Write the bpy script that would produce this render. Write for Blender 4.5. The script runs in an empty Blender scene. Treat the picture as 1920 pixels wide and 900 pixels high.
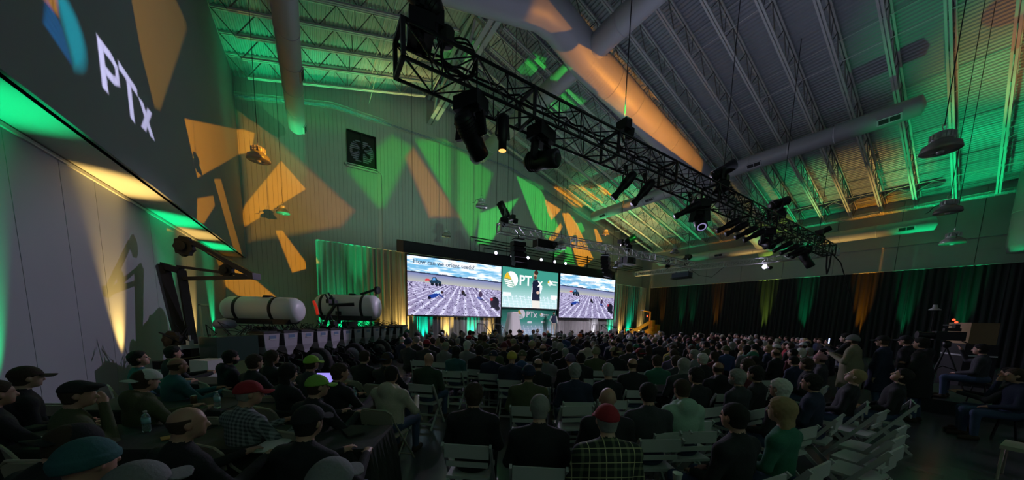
import bpy, math, random
import numpy as np
from mathutils import Vector, Matrix, Euler
from math import sin, cos, pi, radians

random.seed(7)
rng = np.random.default_rng(11)
SC = bpy.context.scene
COL = SC.collection

# ---------------------------------------------------------------- camera
# world: x = along the far gable wall (to the right), y = depth of the hall, z = up, metres
YAW, PITCH, ROLL, FPX, CYPX, EYE = radians(32.6), radians(-6.5), radians(1.41), 574.3, 658.6, 1.85
_f = Vector((sin(YAW) * cos(PITCH), cos(YAW) * cos(PITCH), sin(PITCH)))
_r = Vector((cos(YAW), -sin(YAW), 0))
_u = _r.cross(_f)
_r2 = _r * cos(ROLL) + _u * sin(ROLL)
_u2 = -_r * sin(ROLL) + _u * cos(ROLL)
cam_data = bpy.data.cameras.new('camera')
cam = bpy.data.objects.new('camera', cam_data)
COL.objects.link(cam)
cam.matrix_world = Matrix(((_r2.x, _u2.x, -_f.x, 0), (_r2.y, _u2.y, -_f.y, 0), (_r2.z, _u2.z, -_f.z, EYE), (0, 0, 0, 1)))
cam_data.sensor_width = 36
cam_data.sensor_fit = 'HORIZONTAL'
cam_data.lens = FPX / 1920 * 36
cam_data.shift_y = (CYPX - 450) / 1920
cam_data.clip_start = 0.05
cam_data.clip_end = 200
SC.camera = cam

# ---------------------------------------------------------------- world and exposure
w = bpy.data.worlds.new('world'); SC.world = w; w.use_nodes = True
w.node_tree.nodes['Background'].inputs['Color'].default_value = (0.02, 0.025, 0.05, 1)
w.node_tree.nodes['Background'].inputs['Strength'].default_value = 0.2
SC.view_settings.view_transform = 'Standard'
SC.view_settings.look = 'None'
SC.view_settings.gamma = 1
SC.view_settings.use_curve_mapping = False
SC.view_settings.exposure = 0.0

GREEN = (0.0, 1.0, 0.22); YELLOW = (1.0, 0.62, 0.08); ORANGE = (1.0, 0.35, 0.005)

def light(name, kind, loc, energy, color, target=None, size=0.1, spot=None, blend=0.3, sx=None, sy=None):
    d = bpy.data.lights.new(name, kind)
    d.energy = energy; d.color = color
    if kind == 'SPOT':
        d.spot_size = radians(spot); d.spot_blend = blend; d.shadow_soft_size = size
    elif kind == 'AREA':
        d.shape = 'RECTANGLE'; d.size = sx or size; d.size_y = sy or size
    else:
        d.shadow_soft_size = size
    o = bpy.data.objects.new(name, d); COL.objects.link(o)
    o.location = loc
    if target is not None:
        o.rotation_euler = (Vector(target) - Vector(loc)).to_track_quat('-Z', 'Y').to_euler()
    return o

# ---- gobo projectors: moving heads on the lighting truss throw polygon patterns.
# A pattern is a list of convex polygons in the slope coordinates (dx/dy, dz/dy) of the beam.
def gobo_light(name, loc, target, spot, energy, polys, soft=0.004, size=0.02, axis='y'):
    o = light(name, 'SPOT', loc, energy, (1, 1, 1), target, size, spot, 0.1)
    d = o.data; d.use_nodes = True
    nt = d.node_tree; N = nt.nodes; L = nt.links
    em = [n for n in N if n.type == 'EMISSION'][0]
    tc = N.new('ShaderNodeTexCoord')
    vt = N.new('ShaderNodeVectorTransform'); vt.vector_type = 'VECTOR'; vt.convert_from = 'OBJECT'; vt.convert_to = 'WORLD'
    L.new(tc.outputs['Normal'], vt.inputs[0])
    sp = N.new('ShaderNodeSeparateXYZ'); L.new(vt.outputs[0], sp.inputs[0])
    def m(op, a, b=None, c=None, clamp=False):
        n = N.new('ShaderNodeMath'); n.operation = op; n.use_clamp = clamp
        for i, v in enumerate((a, b, c)):
            if v is None: continue
            if isinstance(v, (int, float)): n.inputs[i].default_value = v
            else: L.new(v, n.inputs[i])
        return n.outputs[0]
    if axis == 'y': lat, yy = sp.outputs[0], m('MAXIMUM', sp.outputs[1], 1e-3)
    else: lat, yy = sp.outputs[1], m('MAXIMUM', m('MULTIPLY', sp.outputs[0], -1.0), 1e-3)
    cb = N.new('ShaderNodeCombineXYZ')
    L.new(m('DIVIDE', lat, yy), cb.inputs[0]); L.new(m('DIVIDE', sp.outputs[2], yy), cb.inputs[1]); cb.inputs[2].default_value = 1
    total = None
    for col, strength, pts, *sf in polys:
        w_ = sf[0] if sf else soft
        ring = None
        cx = sum(p[0] for p in pts) / len(pts); cy = sum(p[1] for p in pts) / len(pts)
        for i in range(len(pts)):
            (x0, y0), (x1, y1) = pts[i], pts[(i + 1) % len(pts)]
            nx, ny = -(y1 - y0), x1 - x0
            ln = math.hypot(nx, ny)
            if ln < 1e-6: continue
            nx /= ln; ny /= ln; c = nx * x0 + ny * y0
            if nx * cx + ny * cy < c: nx, ny, c = -nx, -ny, -c
            dn = N.new('ShaderNodeVectorMath'); dn.operation = 'DOT_PRODUCT'
            L.new(cb.outputs[0], dn.inputs[0]); dn.inputs[1].default_value = (nx / w_, ny / w_, -c / w_)
            ring = dn.outputs['Value'] if ring is None else m('MINIMUM', ring, dn.outputs['Value'])
        mask = m('MULTIPLY', m('MULTIPLY_ADD', ring, 1.0, 0.5, True), strength)
        vs = N.new('ShaderNodeVectorMath'); vs.operation = 'SCALE'
        vs.inputs[0].default_value = col; L.new(mask, vs.inputs['Scale'])
        if total is None: total = vs.outputs[0]
        else:
            ad = N.new('ShaderNodeVectorMath'); ad.operation = 'MAXIMUM'
            L.new(total, ad.inputs[0]); L.new(vs.outputs[0], ad.inputs[1]); total = ad.outputs[0]
    L.new(total, em.inputs['Color'])
    em.inputs['Strength'].default_value = 1
    return o
BEAM_A = (6.2, 4.4, 6.5); BEAM_B = (15.0, 4.6, 6.5)
PATTERN_A = [
    (ORANGE, 1.0, [(-1.097, 0.0679), (-1.0067, -0.0812), (-0.5302, 0.1914), (-0.5173, 0.2469), (-0.5449, 0.2492)], 0.004),
    (ORANGE, 1.0, [(-0.5636, -0.0031), (-0.5562, -0.0327), (-0.5123, 0.0068), (-0.3944, 0.1148), (-0.4562, 0.1846), (-0.5512, 0.034)], 0.004),
    (ORANGE, 1.0, [(-0.825, -0.0082), (-0.5654, -0.2623), (-0.4821, -0.2512), (-0.7523, 0.0224)], 0.004),
    (ORANGE, 0.9, [(-1.0597, -0.2494), (-0.9794, -0.2165), (-0.8364, -0.0943), (-0.845, -0.0682), (-1.0284, -0.1568)], 0.006),
    (ORANGE, 1.0, [(-0.4809, -0.0333), (-0.4432, -0.1605), (-0.3938, -0.1395), (-0.4642, -0.029)], 0.004),
]
PATTERN_A_SOFT = [
    ((0.9,0.42,0.04), 0.3, [(-1.6365, 0.2731), (-1.5712, 0.1042), (-1.462, -0.0323), (-1.3923, -0.0154), (-0.9826, 0.3746), (-0.9869, 0.3959), (-1.097, 0.4376)], 0.02),
    ((0.9,0.42,0.04), 0.42, [(-0.5469, 0.2895), (-0.5444, -0.071), (-0.2951, 0.0117), (-0.2512, 0.0741), (-0.5006, 0.2753)], 0.02),
    ((0.9,0.42,0.04), 0.55, [(-0.0722, 0.3031), (0.0191, 0.1025), (0.15, 0.1272), (-0.0414, 0.3463)], 0.02),
    ((0.05,1,0.1), 0.45, [(-0.2722, 0.2037), (-0.1747, 0.0988), (-0.1481, 0.1074), (-0.0414, 0.35), (-0.1191, 0.3698)], 0.03),
    ((0.05,1,0.1), 0.6, [(-0.0352, 0.3772), (0.208, 0.0414), (0.3086, 0.3432), (0.0864, 0.4142)], 0.02),
    ((0.05,1,0.1), 0.28, [(-0.5599, 0.3068), (-0.487, 0.2796), (-0.2006, 0.3475), (-0.3438, 0.3753)], 0.12),
    ((0.25,0.6,0.35), 0.16, [(-0.5228, 0.3198), (-0.3605, -0.0432), (1.1309, 0.1173), (1.0599, 0.8852)], 0.12),
]
PATTERN_B = [
    ((0.05,1,0.1), 0.62, [(-0.3131, 0.0275), (-0.2506, 0.0363), (-0.0994, 0.27), (-0.3012, 0.1625)], 0.01),
    ((0.05,1,0.1), 0.62, [(-0.1144, 0.3669), (0.0, 0.1719), (0.0813, 0.1069), (0.1719, 0.1669), (0.0188, 0.3556)], 0.006),
    ((0.05,1,0.1), 0.6, [(0.0688, 0.0737), (0.1662, 0.0012), (0.2862, 0.0062), (0.2488, 0.0956)], 0.005),
    ((0.05,1,0.1), 0.6, [(0.2388, 0.2556), (0.2769, 0.2094), (0.3194, 0.1744), (0.3506, 0.1969), (0.315, 0.2388)], 0.004),
    (ORANGE, 1.1, [(0.0581, 0.2987), (0.0813, 0.2412), (0.1081, 0.2069), (0.1694, 0.2719)], 0.003),
    (ORANGE, 1.2, [(0.1781, 0.2544), (0.3113, -0.0025), (0.3481, -0.0019), (0.43, 0.0519), (0.2837, 0.2219), (0.2225, 0.2662)], 0.003),
    (ORANGE, 1.0, [(0.0813, 0.0962), (0.1013, 0.0538), (0.1856, 0.1881), (0.1694, 0.2044)], 0.003),
    (ORANGE, 1.2, [(0.4175, 0.2163), (0.4544, 0.1394), (0.4975, 0.1575), (0.4438, 0.2175)], 0.003),
]
PATTERN_B_ROOF = [
    (ORANGE, 1.2, [(0.1126, 0.3667), (0.2511, 0.3114), (0.3656, 0.3055), (0.3732, 0.4082), (0.2119, 0.4132)], 0.01),
]
PATTERN_A_ROOF = [
    ((0.05,1,0.1), 0.8, [(0.0683, 0.7232), (0.1043, 0.7224), (0.1183, 0.8015), (0.0816, 0.8038)], 0.01),
    ((0.05,1,0.1), 0.8, [(0.2976, 0.7661), (0.4238, 0.7955), (0.4791, 0.906), (0.3585, 0.8898)], 0.01),
    ((0.05,1,0.1), 0.7, [(0.4597, 0.6918), (0.5681, 0.665), (0.7595, 0.8001), (0.5573, 0.8099)], 0.01),
    ((0.05,1,0.1), 0.5, [(-0.0302, 0.7399), (-0.0085, 0.6402), (0.0378, 0.7148), (-0.0092, 0.7974)], 0.02),
]
BEAM_C = (12.0, 5.5, 6.4)
PATTERN_DUCT = [
    (ORANGE, 1.0, [(-0.8935, 1.4234), (-0.8416, 1.174), (-0.3636, 1.0831), (0.6442, 1.3273), (-0.4078, 1.5506)], 0.01),
    (ORANGE, 1.0, [(-0.7091, 1.3714), (-0.361, 1.0571), (0.4156, 0.9688), (1.4961, 0.8701), (1.5169, 1.0727), (-0.0442, 1.4416)], 0.01),
    (ORANGE, 0.55, [(-2.0312, 1.2675), (-1.9377, 1.2026), (-1.0571, 1.3299), (-1.0156, 1.5195), (-1.3532, 1.6208)], 0.01),
    (ORANGE, 0.8, [(-0.7403, 1.3091), (-0.5532, 1.3636), (-0.4078, 1.5506), (-0.5688, 1.5403)], 0.01),
]
# soft glow centres on the right roof
# (1840, 110) [20.7, 1.32, 11.53]
# (1780, 290) [25.95, 2.07, 10.07]
# (1650, 60) [17.62, 3.39, 12.39]
# (1690, 340) [27.29, 3.61, 9.7]
# (1560, 360) [26.79, 6.21, 9.84]
XWL = -3.7
gobo_light('gobo_light', BEAM_A, (1.5, 20.6, 7), 130, 9500, PATTERN_A)
gobo_light('gobo_light', (BEAM_A[0], BEAM_A[1], BEAM_A[2]), (1.5, 20.6, 8.5), 150, 8000, PATTERN_A_SOFT)
gobo_light('gobo_light', BEAM_B, (20, 20.6, 8), 110, 11000, PATTERN_B)
gobo_light('gobo_light', BEAM_B, (22, 20.6, 12), 140, 12000, PATTERN_B_ROOF)
gobo_light('gobo_light', BEAM_A, (8, 12, 14), 140, 6000, PATTERN_A_ROOF)
# the logo thrown on the upper left wall: wall coordinates (y, z) turned into slopes of the beam
LG = (3.4, 5.6, 6.3)
def wall_pts(pts, x=-2.85): return [((y - LG[1]) / (LG[0] - x), (z - LG[2]) / (LG[0] - x)) for y, z in pts]
def letter(o, ux, uz, quads):
    return [wall_pts([(o[0] + a * ux[0] + b * uz[0], o[1] + a * ux[1] + b * uz[1]) for a, b in q]) for q in quads]
_W = (0.75, 0.7, 1.0)
_P = [[(0, 0), (.2, 0), (.2, 1), (0, 1)], [(.19, 1), (.19, .82), (.5, .82), (.5, 1)], [(.19, .36), (.19, .54), (.5, .54), (.5, .36)],
      [(.5, 1), (.5, .82), (.6, .76), (.74, .88)], [(.74, .88), (.6, .76), (.6, .6), (.74, .48)], [(.74, .48), (.6, .6), (.5, .54), (.5, .36)]]
_T = [[(0, 1), (0, .82), (.8, .82), (.8, 1)], [(.3, 0), (.5, 0), (.5, .83), (.3, .83)]]
_X = [[(0, .72), (.24, .72), (.72, 0), (.48, 0)], [(.48, .72), (.72, .72), (.24, 0), (0, 0)]]
PATTERN_LOGO = [(_W, 1.0, q, .006) for q in letter((8.42, 5.48), (.84, -.03), (0, .80), _P) + letter((9.08, 5.50), (.84, -.12), (-.0, .80), _T) + letter((9.78, 5.51), (.86, 0), (0, .78), _X)]
def arc(cy, cz, r, a0, a1, n=9): return [(cy + r * cos(radians(a0 + (a1 - a0) * i / n)), cz + r * sin(radians(a0 + (a1 - a0) * i / n))) for i in range(n + 1)]
PATTERN_LOGO += [((0.0, 0.42, 0.5), .55, wall_pts(arc(7.56, 5.78, .46, -75, 110)), .03)]
for k in range(4):
    z0 = 5.42 + .095 * k
    PATTERN_LOGO.append(((0.0, 0.22, 0.6), .45, wall_pts([(7.18 + .04 * k - .05, z0 + .10), (7.60 - .03 * k, z0 - .06), (7.58 - .03 * k, z0 + .0), (7.15 + .03 * k, z0 + .16)]), .02))
for k in range(3):
    PATTERN_LOGO.append(((1.0, 0.4, 0.02), .5, wall_pts([(7.16 + .1 * k, 5.86), (7.22 + .1 * k, 5.86), (7.36 + .05 * k, 6.22), (7.30 + .05 * k, 6.22)]), .02))
gobo_light('gobo_light', LG, (-2.85, 8.9, 5.8), 60, 5200, PATTERN_LOGO, axis='x')

gobo_light('gobo_light', BEAM_C, (13, 9.4, 11), 100, 1900, PATTERN_DUCT)
# ---- wall-wash fixtures standing on the floor: each is a real fixture with a coloured beam
WASH = []
def wash(p, t, c, e, a=26, blend=0.6):
    p = (p[0], p[1], -.10); WASH.append((p, t)); light('wash_beam', 'SPOT', (p[0], p[1], p[2] + 0.13), e, c, t, 0.03, a, blend)
_Y = (1.0, 0.62, 0.16); _G = (0.0, 1.0, 0.3)
for y, c, e in ((7.2, _G, 500), (10.45, _Y, 900), (13.5, _G, 600), (15.5, _Y, 500), (17.9, _G, 520)):
    wash((XWL + .26, y, 0.05), (XWL + .05, y - .05, 4.4), c, e * 2.2, 30, .9)
for x, c, e in ((.5, _G, 300), (1.2, _G, 500), (2.3, _G, 420), (3.5, _Y, 260), (4.4, _Y, 650), (5.7, (0, .9, .5), 700), (7.2, _Y, 600), (9.0, (0, .9, .45), 420), (10.4, _Y, 200), (20.9, (.6, .6, .7), 300), (23.2, (0, .9, .45), 420), (24.6, _Y, 420), (25.8, (0, .95, .45), 700), (27.6, _Y, 260)):
    wash((x, 19.14, 0.05), (x + .05, 19.36, 4.2), c, e * 1.6, 56, 1.0)
for y, c, e in ((17.8, ORANGE, 900), (15.9, _G, 900), (14.9, _G, 700), (12.9, ORANGE, 1300), (9.5, (.62, 1, .1), 2600), (7.3, _G, 2200), (4.6, ORANGE, 3000), (2.9, _G, 1600), (1.0, _G, 1300)):
    wash((28.62, y, 0.05), (28.86, y, 4.8), c, e, 18, 1.0)
for p, t, c, e in (((27.4, 17.5, .05), (25.0, 17.3, 9.7), _Y, 2000), ((27.4, 14.2, .05), (25.3, 14.3, 9.7), _G, 2200), ((27.4, 10.8, .05), (25.9, 10.6, 9.7), _Y, 1500), ((27.4, 8.1, .05), (26.0, 8, 9.7), _G, 1900),
                   ((27.4, 5.2, .05), (26.4, 5.2, 9.4), _Y, 1900), ((27.4, 2.2, .05), (26.8, 1.9, 9.3), _G, 3600), ((21.5, 16.4, .05), (20.4, 17.6, 11), _G, 5000), ((24.8, 17.6, .05), (23.0, 17.6, 11), _Y, 3600), ((22.6, 1.6, .05), (23.2, 1.0, 11), _G, 2600), ((20.5, .2, .05), (20.6, -.4, 11), (1, .45, .12), 1600), ((18.2, 1.4, .05), (18.6, 1.2, 12), _G, 900)):
    wash(p, t, c, e, 34, .8)
# profile spots on the truss aimed at the stage
for x, tx in ((11.9, 9.0), (13.3, 13.0), (14.0, 14.6), (15.9, 18.0), (17.7, 21.0)):
    light('stage_beam', 'SPOT', (x, 5.5, 5.1), 2300, (0.92, 0.82, 1.0), (tx, 18.4, .75), 0.05, 27, 0.8)
# added fill standing in for bounce light, no fixtures; cool over the roof
light('bounce_fill', 'AREA', (9.5, 5.5, 6.6), 100, (0.64, 0.68, 1.0), (9.5, 5.51, 14), sx=12, sy=8)
light('bounce_fill', 'AREA', (6, 15.5, 7.6), 26, (0.6, 0.9, 0.85), (6.5, 20.5, 8.6), sx=9, sy=2)
light('bounce_fill', 'AREA', (2.5, 9.5, 6.5), 9, (0.6, 0.66, 1.0), (-3.7, 10, 3.2), sx=4, sy=8)
light('bounce_fill', 'AREA', (3, -4, 5.5), 34, (0.42, 0.9, 0.5), (5, 6, 0), sx=8, sy=2)
# the lilac beam of the projector slung under the speaker truss, falling on the planter and the left wall
light('projector_beam', 'SPOT', (9.6, 12.3, 5.3), 1150, (0.80, 0.66, 1.0), (-3.0, 10.2, .3), 0.03, 40, 0.6)
for x in (10.36, 14.2, 16.6): light('flood_beam', 'SPOT', (x, 18.35, 6.0), 1100, (.78, .66, 1.0), (x - 1, 4, 0), .05, 95, .6)
for p, t, c, e in (((0.3, 18.6, .05), (-.9, 19.3, 13), _G, 4200), ((2.0, 18.6, .05), (2.2, 19.3, 14), _G, 3600), ((4.8, 18.4, .05), (4.4, 19.1, 14), _Y, 3400), ((-.9, 17.6, .05), (-1.6, 18.3, 13), _G, 1500)):
    wash(p, t, c, e, 22, .9)
wash((26.6, .9, 0), (27.4, .0, 6.4), _G, 700, 13, .5)
# ---------------------------------------------------------------- mesh and object helpers
class MB:
    def __init__(s): s.v = []; s.f = []; s.m = []
    def add(s, vs, fs, mi=0):
        n = len(s.v); s.v += [tuple(v) for v in vs]; s.f += [tuple(i + n for i in f) for f in fs]; s.m += [mi] * len(fs); return s
    def box(s, c, d, rot=None, mi=0, taper=1.0):
        x, y, z = d[0] / 2, d[1] / 2, d[2] / 2
        vs = [Vector((sx * x * (taper if sz > 0 else 1), sy * y * (taper if sz > 0 else 1), sz * z)) for sz in (-1, 1) for sx, sy in ((-1, -1), (1, -1), (1, 1), (-1, 1))]
        if rot is not None: vs = [rot @ v for v in vs]
        c = Vector(c)
        return s.add([v + c for v in vs], [(3, 2, 1, 0), (4, 5, 6, 7), (0, 1, 5, 4), (1, 2, 6, 5), (2, 3, 7, 6), (3, 0, 4, 7)], mi)
    def bar(s, a, b, w, h=None, mi=0, up=(0, 0, 1)):
        a = Vector(a); b = Vector(b); d = (b - a); L = d.length
        if L < 1e-6: return s
        d /= L; u = Vector(up)
        if abs(d.dot(u)) > .99: u = Vector((0, 1, 0))
        x = d.cross(u).normalized(); z = x.cross(d)
        R = Matrix((x, d, z)).transposed()
        return s.box((a + b) / 2, (w, L, h or w), R, mi)
    def rod(s, a, b, r, n=6, r2=None, mi=0, caps=True):
        a = Vector(a); b = Vector(b); d = b - a
        if d.length < 1e-6: return s
        d.normalize(); u = Vector((0, 0, 1)) if abs(d.z) < .9 else Vector((1, 0, 0))
        x = d.cross(u).normalized(); y = d.cross(x)
        r2 = r if r2 is None else r2
        vs = [a + (x * cos(2 * pi * i / n) + y * sin(2 * pi * i / n)) * r for i in range(n)] + [b + (x * cos(2 * pi * i / n) + y * sin(2 * pi * i / n)) * r2 for i in range(n)]
        fs = [(i, i + n, (i + 1) % n + n, (i + 1) % n) for i in range(n)]
        if caps: fs += [tuple(range(n)), tuple(reversed(range(n, 2 * n)))]
        return s.add(vs, fs, mi)
    def tube(s, pts, r, n=6, mi=0, close=False):
        pts = [Vector(p) for p in pts]; rings = []; m = len(pts)
        rr = r if isinstance(r, (list, tuple)) else [r] * m
        prev = None
        for i, p in enumerate(pts):
            d = (pts[min(i + 1, m - 1)] - pts[max(i - 1, 0)])
            if d.length < 1e-9: d = Vector((0, 0, 1))
            d.normalize()
            if prev is None:
                u = Vector((0, 0, 1)) if abs(d.z) < .9 else Vector((1, 0, 0)); x = d.cross(u).normalized()
            else:
                x = prev - d * prev.dot(d); x.normalize()
            prev = x; y = d.cross(x)
            rings.append([p + (x * cos(2 * pi * k / n) + y * sin(2 * pi * k / n)) * rr[i] for k in range(n)])
        vs = [v for R in rings for v in R]
        fs = [(i * n + k, i * n + (k + 1) % n, (i + 1) * n + (k + 1) % n, (i + 1) * n + k) for i in range(m - 1) for k in range(n)]
        fs += [tuple(reversed(range(n))), tuple(range((m - 1) * n, m * n))]
        return s.add(vs, fs, mi)
    def lathe(s, prof, n=16, c=(0, 0, 0), mi=0, axis='z'):
        c = Vector(c); vs = []
        for r, z in prof:
            for k in range(n):
                a = 2 * pi * k / n
                p = (r * cos(a), r * sin(a), z)
                if axis == 'y': p = (p[0], p[2], -p[1])
                if axis == 'x': p = (p[2], p[0], p[1])
                vs.append(c + Vector(p))
        fs = [(i * n + k, i * n + (k + 1) % n, (i + 1) * n + (k + 1) % n, (i + 1) * n + k) for i in range(len(prof) - 1) for k in range(n)]
        fs += [tuple(reversed(range(n))), tuple(range((len(prof) - 1) * n, len(prof) * n))]
        return s.add(vs, fs, mi)
    def prism(s, pts, y0, y1, mi=0, plane='xz'):
        n = len(pts)
        f = (lambda p, t: (p[0], t, p[1])) if plane == 'xz' else ((lambda p, t: (p[0], p[1], t)) if plane == 'xy' else (lambda p, t: (t, p[0], p[1])))
        vs = [f(p, y0) for p in pts] + [f(p, y1) for p in pts]
        return s.add(vs, [tuple(range(n)), tuple(reversed(range(n, 2 * n)))] + [(i, i + n, (i + 1) % n + n, (i + 1) % n) for i in range(n)], mi)
    def mesh(s, name, mats, smooth=False):
        me = bpy.data.meshes.new(name); me.from_pydata([tuple(v) for v in s.v], [], s.f)
        for m in (mats if isinstance(mats, (list, tuple)) else [mats]): me.materials.append(m)
        if any(s.m): me.polygons.foreach_set('material_index', s.m)
        if smooth: me.polygons.foreach_set('use_smooth', [True] * len(me.polygons))
        me.update()
        return me
    def build(s, name, mats, parent=None, smooth=False, loc=None, rot=None):
        return link(name, s.mesh(name, mats, smooth), parent, loc, rot)

def link(name, me, parent=None, loc=None, rot=None):
    o = bpy.data.objects.new(name, me); COL.objects.link(o)
    if parent is not None: o.parent = parent
    if loc is not None: o.location = loc
    if rot is not None: o.rotation_euler = rot
    return o
def tag(o, label=None, cat=None, group=None, kind=None):
    if label: o['label'] = label
    if cat: o['category'] = cat
    if group: o['group'] = group
    if kind: o['kind'] = kind
    return o
def thing(name, loc=(0, 0, 0), rz=0.0, label=None, cat=None, group=None):
    o = bpy.data.objects.new(name, None); COL.objects.link(o)
    o.location = loc; o.rotation_euler = (0, 0, rz)
    return tag(o, label, cat, group)
KIDS = {}
def copy_tree(o, loc=None, rz=None, label=None, group=None, parent=None):
    c = o.copy(); COL.objects.link(c)
    if parent is not None: c.parent = parent
    if loc is not None: c.location = loc
    if rz is not None: c.rotation_euler = (0, 0, rz)
    if label: c['label'] = label
    if group: c['group'] = group
    for ch in [x for x in o.children]:
        copy_tree(ch, parent=c)
    return c

# ---------------------------------------------------------------- materials
MATS = {}
def mat(name, col, rough=0.6, metal=0.0, bump=0.0, scale=20.0, var=0.0, emit=None, es=1.0, spec=None, alpha=None, trans=0.0, aniso=None):
    if name in MATS: return MATS[name]
    m = bpy.data.materials.new(name); m.use_nodes = True; MATS[name] = m
    nt = m.node_tree; N = nt.nodes; L = nt.links; b = N['Principled BSDF']
    b.inputs['Base Color'].default_value = (*col, 1); b.inputs['Roughness'].default_value = rough; b.inputs['Metallic'].default_value = metal
    if spec is not None: b.inputs['Specular IOR Level'].default_value = spec
    if trans: b.inputs['Transmission Weight'].default_value = trans
    if emit is not None:
        b.inputs['Emission Color'].default_value = (*emit, 1); b.inputs['Emission Strength'].default_value = es
    if bump or var:
        tc = N.new('ShaderNodeTexCoord'); nz = N.new('ShaderNodeTexNoise'); nz.inputs['Scale'].default_value = scale; nz.inputs['Detail'].default_value = 4
        L.new(tc.outputs['Object'], nz.inputs['Vector'])
        if aniso:
            mp = N.new('ShaderNodeMapping'); mp.inputs['Scale'].default_value = aniso
            L.new(tc.outputs['Object'], mp.inputs[0]); L.new(mp.outputs[0], nz.inputs['Vector'])
        if var:
            mx = N.new('ShaderNodeMix'); mx.data_type = 'RGBA'
            mx.inputs['A'].default_value = (*[c * (1 - var) for c in col], 1); mx.inputs['B'].default_value = (*[min(1, c * (1 + var)) for c in col], 1)
            L.new(nz.outputs['Fac'], mx.inputs['Factor']); L.new(mx.outputs['Result'], b.inputs['Base Color'])
        if bump:
            bp = N.new('ShaderNodeBump'); bp.inputs['Strength'].default_value = bump; bp.inputs['Distance'].default_value = 0.01
            L.new(nz.outputs['Fac'], bp.inputs['Height']); L.new(bp.outputs[0], b.inputs['Normal'])
    return m
M_siding = mat('siding', (.56, .56, .55), .55, var=.06, scale=1.5)
M_wall = mat('wall_paint', (.42, .43, .46), .75, var=.08, scale=.8, bump=.1)
M_soffit = mat('soffit_paint', (.6, .6, .6), .7, var=.05, scale=1)
M_deck = mat('roof_deck', (.40, .42, .45), .45, .2, var=.08, scale=3)
M_steel = mat('painted_steel', (.62, .62, .6), .45, .1, var=.1, scale=6)
M_duct = mat('duct_metal', (.48, .48, .50), .5, .15, var=.05, scale=2)
M_web = mat('joist_web_shaded', (.20, .19, .18), .6)  # shade put into the colour: webs read dark against the lit deck
M_floor = mat('polished_concrete', (.10, .10, .105), .22, var=.35, scale=1.3, bump=.05)
M_black = mat('black_metal', (.018, .018, .02), .42, .3)
M_blackp = mat('black_plastic', (.012, .012, .014), .5)
M_rubber = mat('rubber', (.012, .012, .013), .8)
M_truss = mat('truss_aluminium', (.06, .06, .065), .32, .8)
M_chrome = mat('chrome', (.6, .6, .62), .2, 1)
M_alu = mat('bright_aluminium', (.62, .63, .64), .4, .45)
M_white = mat('white_resin', (.50, .51, .49), .5)
M_beige = mat('beige_metal', (.42, .39, .30), .5)
M_cloth = mat('black_tablecloth', (.03, .033, .03), .8, bump=.4, scale=14)
M_paper = mat('paper', (.8, .8, .76), .7)
M_blackdrape = mat('black_drape', (.022, .022, .028), .85, var=.2, scale=3)
M_greydrape = mat('grey_drape', (.42, .41, .40), .8, var=.1, scale=3)
M_whitecloth = mat('white_cloth', (.7, .68, .68), .8, bump=.3, scale=8)
M_glass = mat('lens_glass', (.1, .1, .12), .08, 0)
M_lens_white = mat('lit_lens_white', (.9, .9, 1), .3, emit=(.8, .7, 1), es=14)
M_lens_green = mat('lit_lens_green', (.2, .9, .1), .3, emit=(.15, 1, .02), es=4)
M_lens_wash_y = mat('lit_lens_warm', (.9, .8, .4), .3, emit=(1, .7, .2), es=20)
M_red = mat('red_light', (.9, .05, .02), .4, emit=(1, .03, .01), es=6)
M_yellow = mat('machine_yellow', (.9, .40, .02), .45)
M_tank = mat('white_polyethylene', (.78, .78, .78), .4)
M_hopper = mat('grey_hopper', (.42, .40, .44), .45)
M_hopperface = mat('dark_hopper', (.05, .05, .055), .4)
M_lamp = mat('lamp_glass', (.45, .45, .42), .15, trans=.5)
M_orange = mat('orange_plastic', (.9, .3, .02), .5)
# ---------------------------------------------------------------- the hall itself
XL, XLL, XR, YF, YB, RIDGE = -2.85, -3.7, 29.3, 20.6, -7.0, 6.6
def roof(x): return 15.45 - .278 * abs(x - RIDGE)
def struct(o): o['kind'] = 'structure'; return o
floor = struct(MB().box(((XLL + XR) / 2, (YF + YB) / 2, -.20), (XR - XLL + .6, YF - YB + .6, .1)).build('floor', M_floor))
# roof deck: ribbed steel sheets, ribs running the depth of the hall
ceiling = struct(thing('ceiling'))
def deck(x0, x1, name):
    sh = .914; n = max(1, round((x1 - x0) / sh)); sh = (x1 - x0) / n
    for k in range(n):
        a = x0 + k * sh; pr = []
        m = 6
        for i in range(m):
            p = sh / m; b = a + i * p
            pr += [(b, .0), (b + p * .25, 0), (b + p * .4, -.04), (b + p * .8, -.04), (b + p * .95, 0)]
        pr.append((a + sh - .004, 0))
        vs = []; fs = []
        for x, d in pr:
            vs += [(x, YB, roof(x) + d), (x, YF, roof(x) + d)]
        for i in range(len(pr) - 1): fs.append((2 * i, 2 * i + 1, 2 * i + 3, 2 * i + 2))
        MB().add(vs, fs).build(name, M_deck, ceiling)
deck(XL, RIDGE, 'roof_sheet'); deck(RIDGE, XR, 'roof_sheet')
MB().add([(XLL - .5, YB - .3, roof(XLL) + .4), (RIDGE, YB - .3, 15.9), (XR + .5, YB - .3, roof(XR) + .4), (XLL - .5, YF + .3, roof(XLL) + .4), (RIDGE, YF + .3, 15.9), (XR + .5, YF + .3, roof(XR) + .4)], [(0, 3, 4, 1), (1, 4, 5, 2)]).build('roof_insulation', M_wall, ceiling)
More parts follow.
